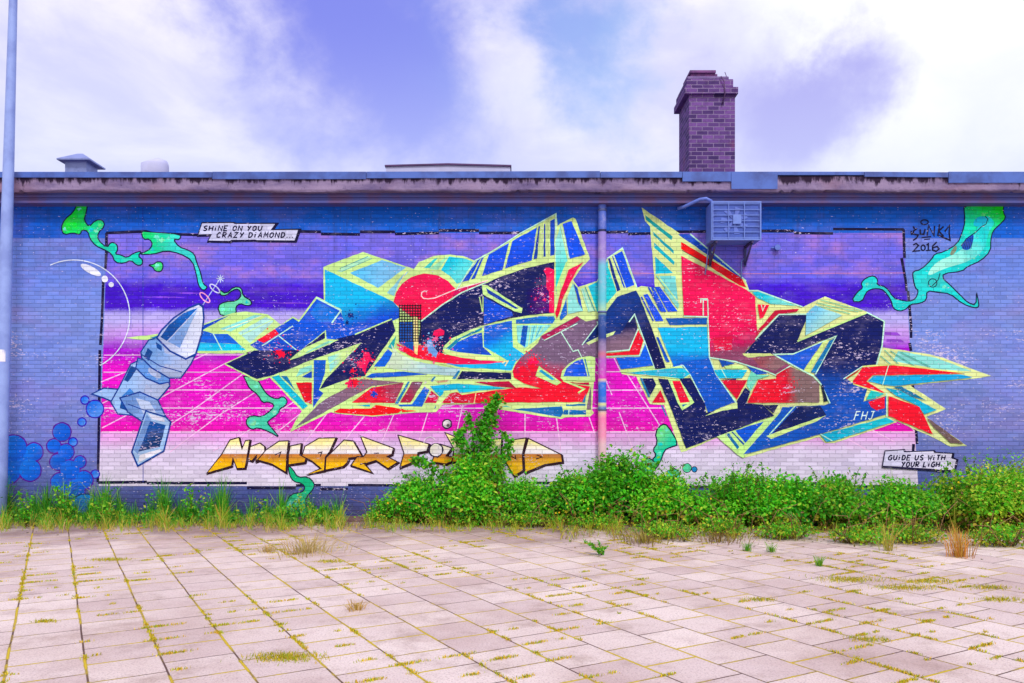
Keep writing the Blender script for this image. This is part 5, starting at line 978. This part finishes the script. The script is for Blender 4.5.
# ------------------------------------------------------------------ planting along the wall
TOPS = [  # px, top, width, Y, depth, n, label
 (392, 505, 50, 13.62, .30, 1500, 'low sparse bramble bush at the left end of the bramble thicket'),
 (428, 478, 66, 13.50, .45, 3200, 'bramble bush just left of the tall climbing shoot, in front of gold lettering'),
 (478, 462, 76, 13.45, .50, 4600, 'dense dark green bramble bush at the foot of the tall climbing shoot'),
 (530, 484, 66, 13.45, .50, 3600, 'bramble bush under the last two gold letters, right of the climbing shoot'),
 (576, 478, 60, 13.40, .52, 3600, 'bramble bush just left of the downpipe foot'),
 (620, 456, 64, 13.40, .55, 4300, 'tall rounded bramble bush in front of the downpipe foot'),
 (662, 474, 62, 13.35, .58, 3800, 'bramble bush in front of the small painted green smoke blobs'),
 (706, 484, 64, 13.30, .62, 3600, 'bramble bush below the point of the navy letter foot'),
 (748, 474, 62, 13.25, .66, 3800, 'bramble bush below the lime blades, with pale wall above it'),
 (792, 484, 64, 13.20, .70, 3600, 'low bramble bush under the blank pale strip of mural'),
 (838, 478, 64, 13.15, .72, 3800, 'bramble bush left of the GUIDE US WITH caption'),
 (896, 486, 68, 13.10, .76, 3900, 'bramble bush partly hiding the GUIDE US WITH caption'),
 (968, 470, 56, 13.05, .80, 4000, 'bramble bush right of the caption with a few yellow flowers'),
 (1000, 462, 74, 13.00, .85, 4400, 'yellowish tall bramble bush at the right edge of the photo'),
 (1062, 455, 80, 13.00, .85, 2600, 'bramble bush cut by the right edge of the photo')]
for i, (px, top, w, Y, d, n, lab) in enumerate(TOPS):
    yl = [.10, .1, .06, .1, .1, .08, .12, .14, .14, .16, .14, .16, .22, .34, .34][i]
    wts = [GW, [.3, .3, .2, .08, .03, .09], [.16, .24, .26, .2, .09, .05], [.12, .3, .3, .16, .04, .08]][i % 4] if i < 12 else [.06, .12, .22, .3, .28, .02]
    lf = (.045, .056, .066, .05, .06, .068, .052, .062, .05, .066, .056, .054, .06, .046, .05)[i]; n *= (.066/lf)**1.3*1.05
    e_ = bush(px, top-5, w*1.06, Y-(.05*(i-4) if i > 4 else 0), d*1.2, lab, int(n*1.55), leaf=lf, wts=wts, yellow=yl, shoots=3 if i in (11, 12) else 9, dead=.02+.02*(i > 6))
    if i == 0: flowers(e_, [(388, 503, 13.2), (396, 500, 13.2), (402, 503, 13.2)], .016)
    if i in (12, 13): flowers(e_, [(px+rnd.uniform(-26, 26), top+rnd.uniform(2, 34), 12.5) for _ in range(9)], .014)
    if i in (4, 7, 10): flowers(e_, [(px+rnd.uniform(-24, 24), top+rnd.uniform(14, 40), 12.75) for _ in range(4)], .012)
def fore(px, py, w, h, label, n, yel):   # the lower, lighter fringe in front of the thicket
    Y = GY(py)-.0; return bush(px, HY-(h-CZ)*F/Y, w, Y+.25, .32, label, int(n*1.4), ['#5CC426', '#98D430', '#C8D038', '#3CAC20', '#D0B840'], [.3, .27, .2, .15, .08], .3, 4, .04, 'creeping_weed', 'low weeds at the front of the thicket', 'weed', .05)
FR = [(400, 524, 60, .22, 'low bright weed patch before the left end of the thicket'), (462, 527, 70, .24, 'low weed patch before the foot of the tall climbing shoot'), (534, 529, 70, .22, 'low yellow-green weed patch under the end of the gold letters'), (600, 530, 66, .24, 'low weed patch before the downpipe foot'),
      (664, 540, 60, .26, 'reddish low weed patch under the small painted smoke blobs'), (724, 538, 60, .24, 'low weed patch below the point of the navy letter foot'), (790, 541, 66, .27, 'low green weed patch reaching out onto the slabs in front of the blank pale strip'), (856, 546, 66, .3, 'low weed patch left of the dry orange tuft'), (910, 545, 60, .3, 'low weed patch below the GUIDE US WITH caption'), (1004, 549, 70, .36, 'low leafy weed patch right of the dry orange tuft')]
for px, py, w, h, lab in FR: fore(px, py, w, h, lab, 900, .3)

def climber():
    Y = 13.55; e_ = empty('climbing_shoot', (WX(486, Y), Y, 0), 'tall narrow leafy bramble shoot climbing the wall beside the gold lettering', 'climbing plant'); lv = Leaves(); st = MB()
    for pts, dn, sp in (([(484, 512), (482, 470), (485, 440), (488, 415), (497, 395)], 1000, 15), ([(480, 512), (470, 470), (462, 448), (458, 436), (463, 428)], 330, 9), ([(490, 512), (500, 475), (507, 452), (508, 440), (502, 432)], 260, 7), ([(470, 512), (448, 480), (432, 466), (420, 459), (412, 462)], 260, 9), ([(478, 512), (476, 460), (472, 430), (466, 412)], 150, 6), ([(484, 512), (488, 450), (478, 425), (494, 404)], 240, 8)):
        q = [Vector((WX(a_, Y)+rnd.uniform(-.02, .02), Y+.28-.3*math.sin(k/(len(pts)-1)*3)*.8, max(0, WZ(b_, Y)))) for k, (a_, b_) in enumerate(pts)]
        st.tube(q, [.012, .010, .008, .005, .003][:len(q)], 6)
        t = nrg.uniform(.1, 1, dn)**.85*(len(q)-1.001); i0 = t.astype(int); Q = np.array([list(v) for v in q]); P = Q[i0]+(Q[i0+1]-Q[i0])*(t-i0)[:, None]
        s = sp/F*Y*(1.15-.75*t/(len(q)-1)); P = P+unit(dn)*s[:, None]*nrg.uniform(.2, 1.25, (dn, 1))*np.array([[1.1, .6, .8]]); P[:, 1] = np.minimum(P[:, 1], 13.94)
        l = nrg.uniform(.6, 1.3, dn)*.064; lv.add(P, unit(dn)*.8+np.array([[0, -.3, -.2]]), unit(dn)*.45+np.array([[0, -.5, .7]]), l, l*.42, pal(['#2A9A1A', '#40B81E', '#5CCC26', '#8CD430', '#187018', '#9A6A38'], dn, [.27, .3, .22, .1, .08, .03]))
    lv.build('foliage', M['leaf'], e_); st.build('stems', M['stem'], e_)
climber()

# tall thin grass at the left, one soft mass nobody could count
def grass():
    lv = Leaves()
    def put(x0, x1, y0, y1, n, h, cols, w=.004, bend=.5, tip=None, wts=None):
        a_ = nrg.uniform(x0, x1, n); Y = nrg.uniform(y0, y1, n)
        rag = .5+.28*np.sin(a_*.11+2)+.22*np.sin(a_*.31)+.22*np.sin(a_*.83+1)+nrg.normal(0, .14, n); keep = ((y1-Y)/(y1-y0) < np.clip(rag, .12, 1)+.15)     # a ragged, clumpy front
        a_ = a_[keep]; Y = Y[keep]; n = len(Y)
        P = np.stack([(a_-512)*Y/F, Y, 0*a_], 1); D = unit(n); D[:, 2] = 0
        lump = .3+.95*np.clip(.45+.5*np.sin(a_*.16+1)*np.sin(a_*.047+.6)+.35*np.sin(a_*.43), 0, 1.25)**1.3
        lv.blades(P, D, nrg.uniform(.4, 1.1, n)*h*lump, nrg.uniform(.7, 1.4, n)*w, pal(cols, n, wts), np.abs(nrg.normal(bend, .3, n)), None if tip is None else np.array([lin(tip)]))
    g = ['#22981E', '#3CB026', '#64C02E', '#166A1A', '#98C434']
    for x0, x1, n in ((-40, 130, 1500), (130, 240, 900), (255, 338, 900)):      # small leaves of weeds among the blades
        a_ = nrg.uniform(x0, x1, n); Y = nrg.uniform(13.1, 13.9, n); hh = np.abs(nrg.normal(0, .22, n))*(.6+.5*np.sin(a_*.13))+.03
        P = np.stack([(a_-512)*Y/F, Y, hh], 1); l = nrg.uniform(.03, .075, n); lv.add(P, unit(n)+np.array([[0, -.2, .5]]), unit(n)*.6+np.array([[0, -.3, .8]]), l, l*.3, pal(g+['#B8C43A'], n))
    put(-40, 340, 13.5, 13.93, 5200, .5, g, .0045, .4); put(0, 120, 13.3, 13.9, 2600, .66, g, .0045, .35); put(160, 235, 13.4, 13.9, 1300, .62, g, .0045, .35)
    put(-40, 345, 12.6, 13.5, 5200, .3, ['#68C030', '#A0C836', '#C4C038', '#3CAC26', '#D0A848'], .0045, .7)
    put(-40, 360, 12.2, 13.2, 3600, .17, ['#C4BC3A', '#D0B058', '#A0C436', '#D8BA78'], .004, .9)
    put(360, 620, 12.2, 13.2, 2200, .2, ['#B8C034', '#A0C836', '#C4C038', '#D0A848', '#7CBC30'], .004, .8); put(560, 1100, 11.3, 12.6, 4200, .2, ['#B8C034', '#A0C836', '#C4C038', '#D0A848', '#8C5A3C'], .004, .9); put(360, 1100, 12.0, 13.7, 1600, .3, ['#5CB02A', '#8CB430', '#B4B030', '#C8A040'], .004, .7); put(860, 1100, 12.0, 13.6, 1500, .9, ['#7CB030', '#B4B030', '#C8A848'], .0035, .4)
    tag(lv.build('grass', M['grass']), kind='stuff')
grass()
for px, py, h, n, lab in ((26, 528, .62, 200, 'leafy green weed at the far left of the grass strip, near the lamp post'), (64, 525, .7, 220, 'tall leafy weed in the grass left of the painted rocket'), (100, 527, .55, 170, 'leafy weed in the grass under the rocket exhaust'), (190, 524, .72, 200, 'tall thin weed in the grass under the first gold letter'), (282, 526, .4, 190, 'leafy weed in the grass under the painted green smoke at the wall foot'), (318, 522, .32, 130, 'small weed at the right end of the grass strip')):
    weed(px, py, h, n, lab, leaf=.05, spread=.2, group='leafy weeds in the grass strip')
weed(602, 555, .2, 260, 'small bright green weed standing alone on the slabs below the downpipe', ['#5CC020', '#8CC82C', '#3FB01E'], None, .03, .24)
weed(684, 542, .34, 150, 'yellow-flowered weed in front of the thicket, right of the lone slab weed', ['#8CC82C', '#C8B828', '#5CA828'], None, .035, .2)
tuft('dry_grass_tuft', 308, 553, .26, .45, 260, ['#D8B878', '#E0C898', '#C09858'], 'pale straw tuft on the slabs at the right end of the grass strip', 'dry grass', 1.0)
tuft('dry_grass_tuft', 356, 610, .10, .10, 60, ['#E0B060', '#D8B878', '#C89050'], 'small orange straw tuft lying alone in the middle slabs at left', 'dry grass', .9)
tuft('dry_grass_tuft', 268, 552, .12, .14, 80, ['#D8B878', '#C8A060'], 'little straw tuft left of the pale straw tuft', 'dry grass', .9)
tuft('dry_grass_tuft', 960, 557, .42, .15, 130, ['#E08A30', '#D8B060', '#C06A38', '#E0A850', '#E89440'], 'upright dry orange grass tuft in front of the bushes at the right', 'dry grass', .36)
tuft('dry_grass_tuft', 888, 551, .5, .12, 46, ['#D8C060', '#C8A850', '#A8B040'], 'tall thin straw stalks in front of the bushes left of the orange tuft', 'dry grass', .3)
tuft('dry_grass_tuft', 645, 543, .2, .5, 200, ['#B89848', '#8C6A40', '#A8A03C', '#7A4A38'], 'brown dying tuft at the thicket edge below the painted smoke blobs', 'dry grass', .9)
tuft('dry_grass_tuft', 718, 542, .18, .4, 160, ['#8C5A3C', '#A8903C', '#6A4034'], 'reddish brown dying tuft below the navy letter foot', 'dry grass', .9)
for px, py, lab in ((747, 551, 'tiny green grass tuft on the slabs before the thicket, left one of two'), (771, 552, 'tiny green grass tuft on the slabs before the thicket, right one of two'), (819, 566, 'small green sprig on the slabs left of the dry orange tuft')):
    tuft('grass_tuft', px, py, .15, .06, 60, ['#5CB02A', '#8CB430'], lab, 'grass tuft', .5)

# moss and seedlings along the slab joints: one uncountable mass
def moss():
    lv = Leaves(); k = math.hypot(1, .575); pts = []
    def P_(u, v): # slab axes to world
        U, V = (u-.29)*k, (v+6.312-.44*0)*k      # x+.575y = U ; y-.575x = V
        x = (U-.575*V)/(1+.575**2); return x, V+.575*x
    for _ in range(16000):
        iu = rnd.randint(-26, 30); row = rnd.random() < .62
        if row:           # cross joints: moss likes the corners
            iv = rnd.randint(-16, 34); u = .48*(iu+rnd.random()**1.6); v = .44*(iv+(.5 if iu % 2 else 0))
        else: u = .48*iu; v = .44*rnd.uniform(-16, 34)
        x, y = P_(u, v)
        if not (4.6 < y < 13.3 and abs(512+x*F/y-512) < 560): continue
        q = math.sin(x*1.7+.4*y)*math.sin(y*1.3-.5*x+1)+.6*math.sin(x*4.1+1)*math.sin(y*3.3)
        if q < -.05+.5*rnd.random()-.3*(x > 0 and y < 8): continue
        L2 = rnd.uniform(.03, .11); pts.append((x, y, row, L2))
    ax = np.array([.575, -1])/k*-1; au = np.array([1, .575])/k
    for x, y, row, L2 in pts[:2900]:
        n = int(34*L2/.06); t = nrg.normal(0, .5, n)*L2; s_ = nrg.normal(0, .011, n)
        d, e_ = (au, ax) if row else (ax, au); P = np.stack([x+d[0]*t+e_[0]*s_, y+d[1]*t+e_[1]*s_, 0*t], 1)
        D = unit(n); D[:, 2] = 0; lv.blades(P, D, nrg.uniform(.008, .026, n), nrg.uniform(.002, .005, n), pal(['#D8C41C', '#E0BC20', '#B8C024', '#E0B030', '#A0B028'], n), nrg.uniform(.2, 1.2, n))
    # a few bigger cushions
    for px, py, r, n in ((285, 658, .16, 900), (110, 560, .14, 420), (850, 580, .22, 800), (905, 588, .2, 600), (930, 582, .18, 500), (990, 588, .16, 400), (760, 600, .1, 260), (330, 562, .12, 260), (45, 622, .06, 160), (1000, 600, .14, 320), (870, 640, .1, 260)):
        Y = GY(py); x = WX(px, Y); t = nrg.normal(0, .5, n)*r*1.6; s_ = nrg.normal(0, .35, n)*r; P = np.stack([x+t, Y+s_, 0*t], 1); D = unit(n); D[:, 2] = 0
        lv.blades(P, D, nrg.uniform(.008, .035, n), nrg.uniform(.002, .004, n), pal(['#C0B420', '#D4B428', '#A0AC24'], n), nrg.uniform(.2, 1.2, n))
    tag(lv.build('moss', M['moss']), kind='stuff')
moss()

def litter():           # dead leaves and crumbs of earth swept against the planting
    lv = Leaves(); n = 2600; px = nrg.uniform(-20, 1060, n); Y = 13.4-np.abs(nrg.normal(0, 1, n))*np.where(px > 560, .95, .5)-np.where(px > 560, .55, 0); k = (Y > 9.5); px, Y = px[k], Y[k]; n = len(Y)
    P = np.stack([(px-512)*Y/F, Y, nrg.uniform(.006, .02, n)], 1); A = unit(n); A[:, 2] *= .15; U = unit(n)*.35+np.array([[0, 0, 1.]]); l = nrg.uniform(.012, .05, n)
    lv.add(P, A, U, l, l*.33, pal(['#7A5A3C', '#9A7848', '#5A4034', '#B49858', '#8C6A4C', '#A8A040'], n)); tag(lv.build('leaf_litter', M['grass']), kind='stuff')
litter()
